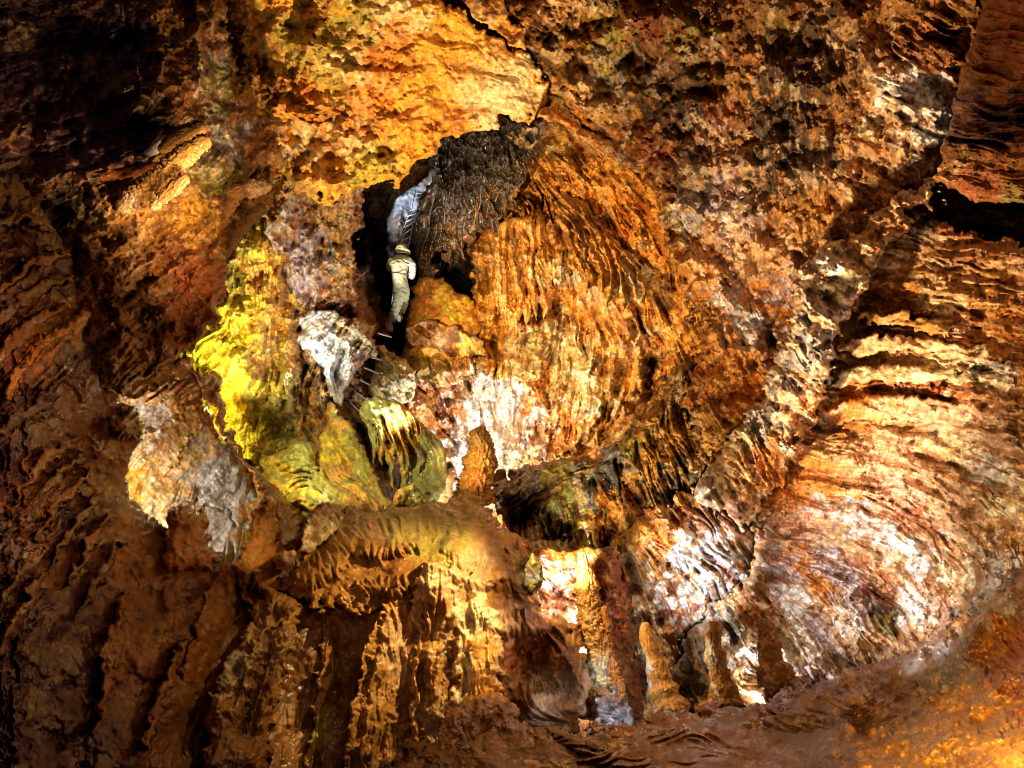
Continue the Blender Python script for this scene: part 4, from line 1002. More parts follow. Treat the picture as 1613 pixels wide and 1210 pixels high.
thing(rock('boulder', [(594, 538), (606, 545), (614, 560), (640, 566), (655, 580), (657, 602), (654, 622), (640, 640), (600, 640), (584, 622), (580, 605), (588, 585), (592, 560)],
           [(600, 560, 11.4), (650, 610, 11.2), (590, 620, 11.2)], 'cream', [(600, 550, 14, 'olive'), (620, 580, 20, 'cream'), (615, 610, 20, 'grey'), (650, 600, 6, 12, 0, 'olive'), (640, 575, 14, 'tan'), (605, 610, 10, 'slate')],
           iso=1.2, an=1.0, roll=(12, 16), warp=3, st=1.5),
      'pale rough rock above the green curtain with iron rungs on its left side', 'boulder')

# the long arch ridge
thing(rock('rock_arch', [(1096, 560), (1104, 585), (1078, 632), (1092, 680), (1112, 730), (1100, 762), (1060, 790), (1015, 812), (985, 845), (960, 872), (920, 882), (870, 872), (830, 856), (800, 835), (778, 800), (772, 776),
                         (786, 758), (810, 742), (845, 727), (900, 723), (945, 712), (985, 682), (1020, 646), (1045, 605), (1060, 575), (1076, 555)],
           [(1085, 580, 9.6), (1090, 700, 9.0), (1000, 700, 9.5), (1000, 810, 8.7), (900, 740, 9.8), (900, 860, 9.0), (790, 790, 9.2)], 'ochre',
           [(800, 760, 24, 'grey'), (830, 745, 30, 'lilac'), (820, 800, 30, 'dark'), (860, 780, 26, 'umber'), (880, 750, 30, 'olive'), (900, 790, 26, 'green'), (930, 760, 26, 'slate'), (960, 740, 30, 'slate'), (840, 850, 26, 'brown'),
            (870, 840, 26, 'dark'), (920, 860, 24, 'olive'), (1000, 700, 30, 12, -50, 'olive'), (1060, 610, 24, 'tan'), (1040, 640, 20, 'ochre'), (960, 800, 24, 'amber'), (1040, 700, 30, 'gold'), (1010, 760, 30, 'amber'),
            (1070, 660, 20, 'gold'), (1060, 760, 24, 'dark'), (1040, 790, 14, 'olive'), (940, 840, 20, 'gold'), (960, 860, 16, 'umber'), (1090, 740, 14, 'dark')],
           an=1.5, iso=.7, drape=.95, amp=(9, 6, 3.0), zan=[(870, 770, 80, .35), (1060, 590, 40, .4)], ziso=[(840, 800, 60, 1.8)], roll=(20, 30), warp=4,
           bumps=[(830, 810, 40, 26, 20, -30), (1062, 775, 20, 20, 0, -50), (880, 850, 30, 18, 0, -24), (940, 830, 26, 24, 0, 12)],
           ridges=fan([(925, 760), (940, 800), (948, 850)], 10, (13, -9), 2.6, 13) + fan([(1012, 672), (1040, 720), (1052, 790)], 7, (12, -9), 2.6, 14) + [([(1085, 590), (1050, 640), (1000, 690), (950, 730), (880, 742), (800, 770)], 16, 24), ([(930, 780), (1000, 770), (1060, 710), (1070, 650)], 12, 8)],
           vein=('dark', .6), mat=ROCK),
      'curved rock arch with fluted orange draperies sweeping down to the dark hollow', 'rock arch')
thing(rock('flowstone_bulge', [(965, 868), (978, 838), (1008, 812), (1050, 792), (1092, 770), (1125, 790), (1165, 820), (1194, 842), (1196, 890), (1175, 922), (1125, 952), (1090, 985), (1066, 1020), (1058, 1130), (985, 1150), (976, 1000), (966, 920)],
           [(1090, 790, 8.3), (980, 870, 8.4), (1110, 880, 7.8), (1180, 880, 7.8), (1020, 980, 8.0), (1020, 1120, 7.8)], 'tan',
           [(1000, 850, 26, 'gold'), (1050, 830, 30, 'orange'), (1090, 800, 24, 'ochre'), (1120, 820, 24, 'pink'), (1030, 880, 26, 'amber'), (990, 900, 22, 'cream'), (1080, 870, 26, 'chalk'), (1120, 890, 34, 'chalk'), (1150, 860, 24, 'white'),
            (1090, 930, 24, 'white'), (1140, 920, 26, 'chalk'), (1160, 930, 20, 'slate'), (1050, 920, 20, 'brown'), (1010, 960, 24, 'white'), (1040, 950, 20, 'white'), (1060, 970, 18, 'rust'), (1080, 960, 16, 'chalk'),
            (1010, 1020, 18, 'white'), (1050, 1000, 16, 'orange'), (1175, 870, 16, 'brown'), (1020, 840, 14, 'rust'), (1000, 1090, 14, 'slate')],
           an=1.5, iso=1.0, drape=.7, roll=(22, 30), warp=5, bumps=[(1110, 880, 70, 50, 30, 20), (1010, 960, 30, 30, 0, 10), (1050, 925, 22, 16, 30, -16)], ridges=fan([(985, 850), (1010, 880), (1030, 930)], 12, (11, -6), 2.6, 10), vein=('rust', .7), speck=('slate', .5)),
      'bulging flowstone with orange flutes above and bright white calcite below the arch', 'flowstone')
thing(rock('rock_ledge', [(800, 835), (838, 862), (880, 870), (930, 862), (975, 860), (975, 885), (938, 905), (925, 900), (895, 896), (870, 902), (850, 906), (835, 910), (790, 900)],
           [(820, 870, 7.7), (900, 880, 7.9), (970, 870, 7.9)], 'ochre', [(850, 885, 30, 'orange'), (920, 885, 30, 'wet')], an=.4, iso=.5, roll=(14, 18), warp=3, mat=WET),
      'smooth orange brown rock ledge bridging over the bright lower chamber', 'rock ledge')

# green curtains
thing(rock('flowstone_ridge', [(514, 652), (516, 638), (523, 631), (531, 640), (536, 656), (548, 664), (560, 684), (574, 710), (590, 745), (604, 772), (620, 800), (610, 850), (470, 860), (478, 800), (492, 780), (488, 745), (500, 715), (508, 690)],
           [(522, 650, 8.7), (560, 720, 8.3), (600, 800, 7.4), (500, 790, 7.6)], 'olive',
           [(525, 650, 16, 'gold'), (530, 700, 20, 'yellow'), (520, 740, 20, 'ochre'), (555, 700, 18, 'green'), (575, 750, 20, 'green'), (545, 740, 16, 'gold'), (590, 790, 20, 'brown'), (540, 780, 20, 'amber'), (600, 760, 10, 'brown')],
           an=.7, iso=.4, stain=.3, rough=.3, drape=.5, roll=(14, 18), warp=3, mat=WET, vein=('umber', .5), st=1.6),
      'yellow and green ridge of flowstone with a thin knob at its tip', 'flowstone')
thing(rock('flowstone_curtain', [(564, 648), (570, 634), (582, 627), (602, 624), (626, 632), (652, 652), (674, 674), (694, 694), (702, 720), (704, 752), (700, 778), (688, 790), (668, 792), (656, 790), (650, 776), (646, 740), (641, 785),
                                 (636, 795), (632, 770), (630, 730), (624, 712), (619, 745), (622, 775), (616, 778), (610, 745), (608, 712), (602, 735), (597, 712), (590, 735), (584, 700), (575, 672)],
           [(580, 640, 8.5), (640, 660, 8.0), (700, 740, 8.3), (640, 780, 8.1)], 'green',
           [(580, 640, 22, 'green'), (640, 690, 12, 40, -10, 'gold'), (625, 680, 8, 24, -10, 'gold'), (618, 740, 8, 30, 0, 'gold'), (670, 720, 22, 'green'), (690, 740, 14, 'olive'), (600, 700, 14, 'olive'), (655, 660, 14, 'amber'), (690, 700, 10, 'grey')],
           an=1.3, iso=.3, stain=.2, rough=.1, drape=.8, amp=(6, 7, 3), roll=(20, 26), warp=2, mat=WET, vein=('umber', .5), speck=('olive', .5), st=1.5, skirt=.35,
           ridges=[([(600, 640), (606, 690)], 4, 8)]),
      'domed green and yellow flowstone curtain with fringed dripping lower edge', 'drapery')
thing(rock('flowstone_mound', [(380, 900), (396, 800), (408, 745), (424, 720), (440, 702), (462, 694), (472, 692), (480, 700), (492, 706), (500, 722), (502, 742), (520, 752), (545, 770), (570, 790), (600, 812), (600, 900)],
           [(470, 700, 8.2), (420, 740, 7.7), (500, 770, 7.4), (440, 830, 6.9), (560, 820, 6.9)], 'olive',
           [(470, 715, 30, 'green'), (430, 740, 22, 'yellow'), (460, 755, 30, 10, 10, 'green'), (440, 770, 26, 'gold'), (500, 765, 40, 10, 25, 'green'), (470, 785, 30, 'yellow'), (510, 800, 20, 'cream'), (530, 800, 24, 'umber'), (450, 800, 20, 'umber'),
            (410, 800, 20, 'brown'), (560, 800, 20, 'ochre')],
           an=.5, iso=.7, stain=.3, rough=.6, roll=(22, 30), warp=4, bumps=[(470, 720, 40, 26, 0, 16), (480, 780, 60, 24, 20, 14)], ridges=[([(450, 800), (470, 815), (480, 830)], 4, -18)], vein=('umber', .6), st=1.7),
      'moss green lumpy flowstone mound with yellow left flank beside the yellow wall', 'flowstone')
thing(rock('boulder', [(496, 800), (520, 790), (534, 796), (540, 812), (534, 830), (520, 846), (500, 860), (486, 872), (472, 868), (474, 850), (484, 835), (486, 815)],
           [(510, 810, 5.45), (485, 860, 5.25)], 'cream', [(500, 830, 20, 'cream'), (480, 862, 12, 'tan'), (528, 800, 10, 'olive')], iso=.8, an=.2, roll=(10, 14), warp=3, st=1.6),
      'pale cream angular rock perched on the left shoulder of the brown flowstone', 'boulder')
thing(rock('boulder', [(426, 886), (436, 872), (452, 868), (460, 862), (468, 872), (466, 888), (450, 896), (434, 898)], [(445, 880, 4.95)], 'tan', [], iso=.5, an=.1, roll=(8, 12), warp=2, st=1.4),
      'small grey tan stone lying in the hollow behind the orange stalagmite', 'boulder')
thing(rock('boulder', [(616, 800), (622, 776), (634, 768), (652, 764), (664, 772), (676, 790), (684, 802), (640, 806)], [(650, 785, 7.4)], 'green', [(626, 785, 10, 'gold')], iso=.5, an=.3, roll=(12, 16), warp=2, mat=WET, st=1.5),
      'small yellow green lump of rock under the fringe of the green curtain', 'boulder')

# pale tongue
thing(rock('rock_tongue', [(470, 505), (486, 492), (512, 488), (540, 498), (560, 503), (586, 518), (598, 545), (589, 562), (571, 577), (557, 588), (546, 612), (537, 640), (527, 632), (515, 604), (504, 580), (484, 560), (468, 538)],
           [(480, 510, 10.0), (590, 540, 10.4), (530, 630, 10.2)], 'lilac', [(500, 525, 26, 'chalk'), (540, 510, 18, 'tan'), (575, 530, 20, 'cream'), (540, 545, 34, 9, -42, 'chalk'), (520, 580, 30, 12, -60, 'chalk'), (550, 568, 30, 8, -50, 'white'),
           (530, 618, 14, 'chalk'), (560, 548, 30, 5, -42, 'brown'), (530, 566, 24, 4, -50, 'slate')],
           an=.9, iso=.8, stain=.4, roll=(10, 14), warp=3, st=1.4, bumps=[(536, 512, 22, 9, 10, -14), (558, 546, 24, 6, -40, -12)], ridges=fan([(490, 545), (530, 520), (570, 512)], 4, (8, 14), 3, 8)),
      'pale blue white pointed rock tongue hanging left of the steel rungs', 'rock tongue')
# large brown flowstone in the foreground
FLOW = dict(an=.35, iso=.4, stain=.2, rough=.04, iamp=(13, .9, .3), cw=9, mat=WET, vein=('umber', .25), speck=('umber', .1))
flow = thing(rock('flowstone_mound', [(150, 1400), (200, 1000), (300, 880), (345, 868), (372, 886), (395, 882), (420, 892), (450, 890), (468, 862), (480, 832), (500, 812), (540, 806), (580, 800), (620, 800), (650, 795), (700, 786), (742, 778),
                               (768, 788), (778, 812), (800, 836), (828, 858), (838, 880), (838, 925), (850, 950), (880, 972), (905, 985), (920, 1012), (926, 1050), (930, 1085), (922, 1120), (890, 1180), (860, 1400)],
           [(700, 790, 6.9), (500, 815, 6.3), (620, 860, 5.8), (720, 850, 6.0), (400, 890, 5.5), (830, 880, 6.8), (920, 1050, 6.8), (700, 950, 5.3), (560, 940, 5.2), (630, 1050, 5.15), (520, 1000, 5.1), (480, 1080, 5.0), (420, 990, 4.85), (300, 1000, 4.6), (400, 1200, 4.5), (650, 1200, 5.1), (850, 1150, 6.0)], 'brown',
           [(720, 800, 60, 14, -5, 'olive'), (700, 850, 60, 'ochre'), (600, 850, 60, 'ochre'), (780, 900, 30, 'ochre'), (800, 860, 30, 'tan'), (810, 890, 14, 'cream'), (810, 985, 26, 'pink'), (800, 990, 16, 'cream'),
            (870, 1040, 50, 'wet'), (890, 1010, 30, 'ochre'), (900, 1080, 30, 'tan'), (860, 1110, 30, 'tan'), (330, 980, 50, 'wet'), (260, 1050, 60, 'wet'), (480, 1060, 60, 'umber'), (700, 1150, 60, 'brown'), (830, 1040, 30, 'rust')],
           roll=(40, 50), warp=5, bumps=[(810, 985, 36, 16, 0, 14), (890, 1040, 36, 46, 10, 24), (800, 900, 30, 40, 10, 14), (860, 1110, 50, 24, 0, 14), (825, 1050, 14, 50, 0, -16)],
           ridges=[([(765, 830), (800, 900), (850, 970), (905, 1060)], 12, 12), ([(300, 960), (310, 1010), (280, 1090)], 4, -14), ([(795, 1010), (792, 1100)], 6, 10), ([(850, 1060), (900, 1075), (925, 1060)], 8, -12)],
           zan=[(800, 890, 40, 3), (880, 1080, 50, 3)], **FLOW),
      'large brown flowstone cascade with a smooth olive green shoulder filling the lower foreground', 'flowstone')


def flow_part(name, *a, **k):
    kw = dict(FLOW)
    kw.update(k)
    o = rock(name, *a, **kw)
    o.parent = flow
    return o


flow_part('shelf', [(445, 925), (452, 900), (476, 872), (500, 850), (530, 828), (580, 812), (640, 802), (700, 793), (745, 790), (766, 806), (778, 836), (798, 868), (806, 900), (790, 922), (765, 918), (745, 934), (715, 925), (690, 945), (655, 948),
                    (630, 968), (600, 955), (570, 965), (540, 950), (510, 962), (480, 950)],
          [(700, 800, 6.6), (540, 835, 5.9), (620, 860, 5.4), (720, 860, 5.6), (480, 930, 5.0), (630, 945, 5.1), (780, 900, 5.9)], 'ochre',
          [(710, 810, 70, 16, -5, 'green'), (690, 840, 50, 'olive'), (640, 820, 40, 'olive'), (560, 860, 60, 'ochre'), (620, 900, 50, 'brown'), (500, 905, 50, 'ochre'), (760, 870, 30, 'tan'), (740, 900, 30, 'tan'), (540, 840, 20, 'amber')],
          roll=(44, 46), warp=6, bumps=[(600, 850, 90, 30, -5, 16), (500, 900, 50, 24, -25, 16), (740, 850, 40, 50, 30, 12), (620, 925, 60, 14, 0, 10)], ridges=[([(560, 880), (620, 872), (690, 885)], 20, -8)], iamp=(12, 1.6, .5), an=.0, iso=.7, zan=[(700, 850, 400, 0)])
flow_part('drapery', [(655, 905), (690, 885), (730, 895), (755, 915), (772, 950), (788, 985), (796, 1030), (790, 1085), (776, 1110), (762, 1098), (752, 1120), (738, 1105), (728, 1150), (715, 1130), (700, 1200), (690, 1260), (635, 1260), (645, 1130), (650, 1010), (648, 950)],
          [(700, 900, 5.1), (770, 960, 5.4), (660, 1050, 5.1), (740, 1050, 5.1), (670, 1250, 5.0)], 'tan',
          [(730, 920, 30, 'tan'), (740, 970, 30, 'cream'), (690, 960, 20, 'ochre'), (670, 1050, 20, 60, 0, 'ochre'), (710, 1050, 10, 60, 0, 'brown'), (760, 1050, 20, 50, 0, 'amber'), (730, 1060, 12, 50, 0, 'cream'), (660, 1180, 30, 'brown')],
          roll=(26, 24), warp=5, an=.8, drape=.7, iso=.5, amp=(9, 6, 2), ziso=[(730, 940, 40, 2)], ridges=[([(712, 1000), (708, 1120)], 5, -22), ([(733, 1030), (728, 1110)], 4, -18), ([(668, 960), (662, 1200)], 6, -14)])
flow_part('drapery', [(600, 950), (625, 940), (652, 955), (660, 990), (652, 1040), (640, 1085), (622, 1130), (610, 1190), (600, 1280), (530, 1280), (545, 1180), (556, 1110), (568, 1050), (582, 1000)],
          [(630, 960, 5.1), (600, 1100, 4.9), (570, 1250, 4.8)], 'ochre', [(640, 985, 16, 'tan'), (628, 1040, 24, 40, 10, 'tan'), (600, 1080, 14, 60, 12, 'ochre'), (615, 960, 16, 'amber'), (570, 1200, 40, 'brown')],
          roll=(26, 24), warp=4, an=.7, drape=.6, ziso=[(625, 1045, 30, 1.5)], ridges=[([(600, 980), (580, 1060), (565, 1160)], 6, -14)])
flow_part('drapery', [(520, 968), (550, 955), (575, 975), (572, 1010), (560, 1060), (545, 1110), (530, 1180), (520, 1280), (470, 1280), (484, 1190), (494, 1110), (500, 1050), (508, 1000)],
          [(540, 980, 5.2), (510, 1100, 4.9), (490, 1250, 4.7)], 'brown', [(555, 1010, 10, 40, 10, 'tan'), (530, 1060, 8, 50, 12, 'ochre'), (510, 1150, 20, 'olive')],
          roll=(22, 20), warp=4, an=.9, drape=.8)
flow_part('drapery', [(372, 905), (392, 892), (408, 908), (430, 925), (458, 938), (474, 955), (476, 975), (462, 1000), (452, 1050), (438, 1100), (424, 1160), (416, 1280), (330, 1280), (318, 1180), (330, 1110), (348, 1060), (378, 1010), (400, 975), (384, 945)],
          [(400, 910, 4.9), (460, 960, 4.8), (390, 1050, 4.4), (360, 1200, 4.1), (430, 1100, 4.5)], 'ochre',
          [(440, 945, 26, 'ochre'), (400, 925, 20, 'brown'), (395, 1000, 12, 50, 35, 'tan'), (370, 1060, 12, 50, 30, 'cream'), (430, 1030, 10, 60, 22, 'tan'), (410, 1080, 14, 60, 25, 'brown'), (360, 1180, 40, 'brown')],
          roll=(24, 24), warp=5, an=.8, drape=.5, bumps=[(392, 940, 9, 26, 0, -24), (440, 945, 36, 20, 25, 14)],
          ridges=[([(418, 985), (380, 1050), (345, 1130)], 7, 14), ([(440, 985), (410, 1060), (380, 1150)], 6, -18), ([(455, 985), (432, 1060), (405, 1160)], 6, 14), ([(400, 1000), (366, 1060)], 5, -12)])
flow_part('drapery', [(296, 905), (330, 884), (366, 884), (384, 905), (388, 950), (366, 1000), (338, 1050), (318, 1110), (306, 1190), (300, 1300), (220, 1300), (232, 1160), (262, 1085), (292, 1020), (300, 960)],
          [(340, 900, 4.8), (330, 1000, 4.5), (270, 1200, 4.1)], 'wet', [(330, 920, 40, 'ochre'), (320, 1000, 40, 'wet'), (270, 1150, 60, 'brown')],
          roll=(26, 24), warp=5, an=.15, ridges=[([(322, 940), (300, 1000), (285, 1060)], 3.5, -14)], iamp=(12, 1.2, .4), ziso=[(340, 900, 50, 2)])
thing(rock('rock_fin', [(836, 870), (828, 890), (826, 925), (838, 940), (850, 930), (856, 900), (850, 880), (842, 868)], [(840, 900, 6.4)], 'olive', [(842, 910, 14, 'grey')], iso=.4, an=.2, roll=(10, 14), warp=2, st=1.4),
      'thin leaf shaped green grey rock fin at the edge of the bright lower chamber', 'rock fin')
thing(rock('flowstone_mound', [(690, 1160), (702, 1120), (725, 1102), (752, 1092), (780, 1092), (800, 1100), (814, 1120), (826, 1142), (838, 1160), (838, 1220), (690, 1220)], [(760, 1110, 4.7), (760, 1200, 4.3)], 'wet',
           [(750, 1110, 40, 'ochre'), (800, 1120, 16, 'brown')], iso=.6, an=.5, roll=(24, 34), warp=3, mat=WET),
      'low rounded brown mound at the bottom between the big flowstone and the white lit floor', 'flowstone')

# stalagmites
G = 'stalagmites rising from the cave floor'
thing(column('stalagmite', [(748, 672, 12), (752, 690, 16), (750, 720, 21), (748, 750, 24), (746, 778, 28), (745, 800, 36)], 8.9, 'amber', [(760, 700, 14, 'ochre'), (740, 760, 20, 'orange')], knob=.16, flute=.04),
      'knobbly golden stalagmite standing alone before the white lit back wall', 'stalagmite', G)
thing(column('stalagmite', [(790, 737, 6), (791, 745, 8), (790, 756, 11), (786, 770, 15)], 9.9, 'ochre', [], knob=.06),
      'tiny tan stalagmite knob between the golden stalagmite and the dark hollow', 'stalagmite', G)
thing(rock('stalagmite', [(412, 792), (414, 784), (422, 779), (430, 782), (434, 792), (432, 808), (440, 830), (444, 860), (450, 900), (440, 925), (368, 925), (366, 890), (376, 858), (392, 824), (404, 806)],
           [(422, 790, 5.75), (410, 860, 5.35), (410, 910, 5.1)], 'orange', [(424, 788, 10, 'pink'), (382, 860, 12, 40, 15, 'olive'), (425, 850, 24, 'ochre'), (400, 900, 24, 'ochre')],
           an=.2, iso=.35, stain=.2, rough=.1, roll=(30, 60), warp=3, st=1.4, mat=WET, iamp=(8, 1.2, .4)),
      'smooth orange stalagmite with a rounded pink tip in front of the left window', 'stalagmite', G)
thing(rock('stalagmite', [(264, 816), (270, 804), (284, 798), (300, 797), (316, 801), (328, 812), (331, 832), (328, 856), (336, 900), (262, 900), (254, 850)], [(300, 800, 4.75), (300, 880, 4.35)], 'orange',
           [(300, 800, 20, 'rust')], an=.2, iso=.6, stain=.2, rough=.3, roll=(26, 46), warp=4, st=1.4, mat=WET, iamp=(8, 1.6, .5)),
      'blunt dark brown stalagmite stump on the lower rim of the left window', 'stalagmite', G)
tc = column('column', [(922, 866, 4), (922, 885, 9), (924, 920, 15), (930, 980, 20), (938, 1030, 22), (945, 1075, 22), (952, 1110, 28), (956, 1135, 40)], 7.3, 'amber', [(924, 900, 16, 'orange'), (942, 1060, 20, 'cream')], knob=.2, flute=.03)
thing(tc, 'tall slender knobbly golden stalagmite with pointed tip in the bright lower chamber', 'stalagmite', G)
thing(rock('stalagmite', [(928, 890), (945, 872), (965, 872), (982, 890), (990, 930), (1000, 1000), (1010, 1060), (1016, 1130), (960, 1140), (948, 1060), (936, 960)],
           [(950, 900, 7.7), (1000, 1100, 7.5)], 'rust', [(950, 900, 14, 'ochre'), (985, 1000, 12, 'ochre'), (970, 1050, 24, 'wet')], iso=.8, an=.8, roll=(26, 34), warp=3, mat=WET, drape=.5, st=1.6),
      'broad rust brown column behind the slender golden stalagmite', 'stalagmite', G)
thing(column('stalagmite', [(950, 952, 3), (953, 975, 6), (958, 1010, 7), (965, 1060, 9), (975, 1110, 16)], 7.25, 'orange', [], knob=.3, flute=.02),
      'thin string of golden knobs climbing the front of the rust brown column', 'stalagmite', G)
thing(rock('stalagmite', [(955, 1085), (965, 1078), (978, 1090), (990, 1110), (998, 1135), (1004, 1160), (918, 1160), (938, 1130), (946, 1100)], [(965, 1100, 7.0), (960, 1150, 6.5)], 'lilac',
           [(960, 1110, 20, 'slate'), (940, 1140, 16, 'white'), (985, 1130, 14, 'chalk')], iso=1.3, an=.8, roll=(14, 18), warp=3, st=1.4, speck=('slate', .8)),
      'low blue white cone of calcite at the foot of the golden stalagmite', 'stalagmite', G)
thing(column('stalagmite', [(1022, 978, 5), (1024, 1000, 11), (1032, 1040, 15), (1042, 1080, 21), (1050, 1110, 28), (1054, 1135, 48)], 7.0, 'amber', [(1012, 1060, 8, 40, -10, 'chalk'), (1028, 1000, 12, 'orange')], knob=.08, flute=.02),
      'orange stalagmite with a white streaked left flank right of the rust brown column', 'stalagmite', G)
thing(column('stalagmite', [(1121, 976, 7), (1123, 990, 11), (1130, 1030, 14), (1138, 1070, 18), (1144, 1105, 30), (1146, 1125, 52)], 6.4, 'ochre', [(1116, 1040, 6, 60, -8, 'white')], knob=.10, flute=.02),
      'dark orange stalagmite before the grey recess left of the last brown one', 'stalagmite', G)
thing(column('stalagmite', [(1204, 975, 9), (1210, 990, 15), (1218, 1020, 17), (1226, 1060, 24), (1234, 1085, 34), (1238, 1105, 60)], 6.2, 'wet', [(1198, 1030, 6, 50, -15, 'pink')], knob=.09, flute=.02),
      'round topped dark brown stalagmite standing furthest right against the white streaked wall', 'stalagmite', G)
thing(rock('boulder', [(1066, 1120), (1072, 1098), (1086, 1090), (1104, 1090), (1118, 1100), (1120, 1130), (1068, 1134)], [(1092, 1110, 7.2)], 'yellow', [(1090, 1105, 20, 'cream')], iso=1.0, an=.5, roll=(10, 14), warp=2, st=1.4),
      'brightly lit pale yellow rock between two orange stalagmites', 'boulder')
thing(rock('boulder', [(822, 1156), (828, 1132), (842, 1118), (860, 1114), (878, 1122), (892, 1140), (900, 1160)], [(860, 1140, 6.3)], 'chalk', [(850, 1140, 14, 'slate'), (880, 1140, 10, 'green')], iso=1.1, an=.5, roll=(10, 14), warp=3, st=1.4, speck=('slate', .8)),
      'blue white lit rock on the floor left of the golden stalagmite', 'boulder')

# hanging blades, upper left
B = 'thin rock blades hanging from the left ceiling'


def blade(pts, D, base, label, flat=.25, cols=()):
    thing(column('stalactite', pts, D, base, cols, knob=.16, flute=.03, seg=64, mat=ROCK, flat=flat, cap=1.2, detail=1.8), label, 'stalactite', B)


blade([(322, 196, 12), (290, 214, 16), (265, 228, 12), (250, 240, 6)], 4.9, 'ochre', 'short orange rock blade at the top of the hanging cluster under the ribbed column')
blade([(268, 216, 7), (240, 238, 8), (212, 255, 4)], 5.1, 'tan', 'small grey pointed blade above the long brown blades', cols=[(240, 240, 30, 'grey')])
blade([(330, 215, 12), (290, 250, 18), (240, 290, 20), (195, 322, 16), (178, 335, 7)], 4.7, 'ochre', 'longest serrated orange brown blade hanging down to the left', cols=[(200, 325, 20, 'tan'), (240, 280, 20, 'brown')])
blade([(300, 275, 9), (260, 308, 12), (232, 330, 5)], 4.6, 'brown', 'short brown blade tucked below the longest serrated blade', cols=[(240, 325, 14, 'tan')])
blade([(250, 258, 5), (190, 276, 7), (120, 282, 6), (78, 300, 3)], 4.8, 'rust', 'long thin reddish ledge blade with a pale lower edge running to the left', cols=[(100, 290, 30, 'tan')])
blade([(400, 282, 9), (372, 310, 11), (345, 345, 9), (318, 385, 7), (308, 405, 4)], 5.9, 'brown', 'left one of two slender rod like blades crossing the yellow wall')
blade([(416, 322, 10), (396, 345, 8), (372, 378, 8), (348, 410, 5)], 5.9, 'umber', 'right one of two slender rod like blades crossing the yellow wall')
blade([(432, 292, 9), (405, 296, 14), (375, 300, 12), (352, 305, 4)], 5.8, 'brown', 'ribbed brown shelf blade above the two slender rods', flat=.5, cols=[(410, 300, 20, 'tan')])

print('total verts', NVERT)

# ================================================================== LADDER, RUNGS, CLIMBER
STEEL = plain('galvanised_steel', (.55, .55, .56), .45, .6, .2, 60)
SUIT = plain('caving_suit_cloth', (.33, .34, .21), .9, 0, .22, 5)
SLEEVE = plain('lit_sleeve_cloth', (.46, .49, .56), .85, 0, .2, 9)  # paler, bluer suit cloth: light on the arm put into its colour
HELM = plain('helmet_shell', (.40, .38, .22), .45, 0, .1, 12)
BOOT = plain('rubber_boot', (.38, .44, .42), .6, 0, .15, 14)
SKIN = plain('mannequin_skin', (.30, .19, .12), .6, 0, .1, 12)
BELT = plain('dark_webbing', (.05, .045, .035), .7, 0, .2, 20)


def tube(bm, a, b, r, seg=10):
    a, b = Vector(a), Vector(b)
    d = b - a
    q = d.to_track_quat('Z', 'Y').to_matrix().to_4x4()
    m = Matrix.Translation((a + b) / 2) @ q
    bmesh.ops.create_cone(bm, cap_ends=True, segments=seg, radius1=r, radius2=r, depth=d.length, matrix=m)


def bm_obj(name, bm, mat, parent=None, smooth=True):
    me = bpy.data.meshes.new(name)
    bm.to_mesh(me)
    bm.free()
    if smooth:
        me.polygons.foreach_set('use_smooth', [True] * len(me.polygons))
    me.materials.append(mat)
    o = bpy.data.objects.new(name, me)
    COL.objects.link(o)
    if parent is not None:
        o.parent = parent
        o.matrix_parent_inverse = parent.matrix_world.inverted()
    return o


def empty(name, loc):
    o = bpy.data.objects.new(name, None)
    o.empty_display_size = .2
    COL.objects.link(o)
    o.location = loc
    o.matrix_world = Matrix.Translation(loc)
    return o


DL = 12.6
lad = empty('ladder', V(640, 420, DL))
railL = [V(655, 300, 13.3), V(648, 330, 13.0), V(636, 360, 12.8), V(626, 400, 12.7), V(621, 440, 12.6), V(617, 480, 12.6)]
railR = [V(668, 302, 13.3), V(662, 330, 13.0), V(651, 352, 12.8), V(643, 390, 12.7), V(638, 440, 12.6), V(634, 480, 12.6)]
for rl in (railL, railR):
    bm = bmesh.new()
    for a, b in zip(rl[:-1], rl[1:]):
        tube(bm, a, b, .009)
    bm_obj('rail', bm, STEEL, lad)


def along(rl, t):
    k = t * (len(rl) - 1)
    i = min(int(k), len(rl) - 2)
    return rl[i].lerp(rl[i + 1], k - i)


for k in range(16):
    t = (k + .4) / 16
    bm = bmesh.new()
    tube(bm, along(railL, t) + Vector((-.02, 0, 0)), along(railR, min(1, t - .03) if t > .03 else t) + Vector((.02, 0, 0)), .011)
    bm_obj('rung', bm, STEEL, lad)
tag(lad, 'narrow steel ladder climbing the blue grey pillar above the climber', 'ladder')

RG = 'steel rungs fixed in the rock below the climber'
rungs = [((595, 525), (616, 531), 'single steel rung just below the boot of the climber'), ((580, 562), (601, 567), 'steel rung at the top of the lower row beside the pale rough rock'),
         ((573, 579), (595, 588), 'second steel rung down the lower row beside the pale rough rock'), ((566, 598), (582, 606), 'steel rung halfway down the row, left of the foot of the pale rock'),
         ((558, 616), (579, 631), 'steel rung touching the top left of the green curtain'), ((552, 634), (571, 654), 'long slanting steel rung left of the green curtain'),
         ((548, 652), (556, 665), 'short lowest steel rung above the yellow and green ridge')]
for a, b, lb in rungs:
    bm = bmesh.new()
    A_, B_ = V(*a, 10.9), V(*b, 11.25)
    tube(bm, A_, B_, .013)
    o = bm_obj('steel_rung', bm, STEEL)
    tag(o, lb, 'rung', RG)


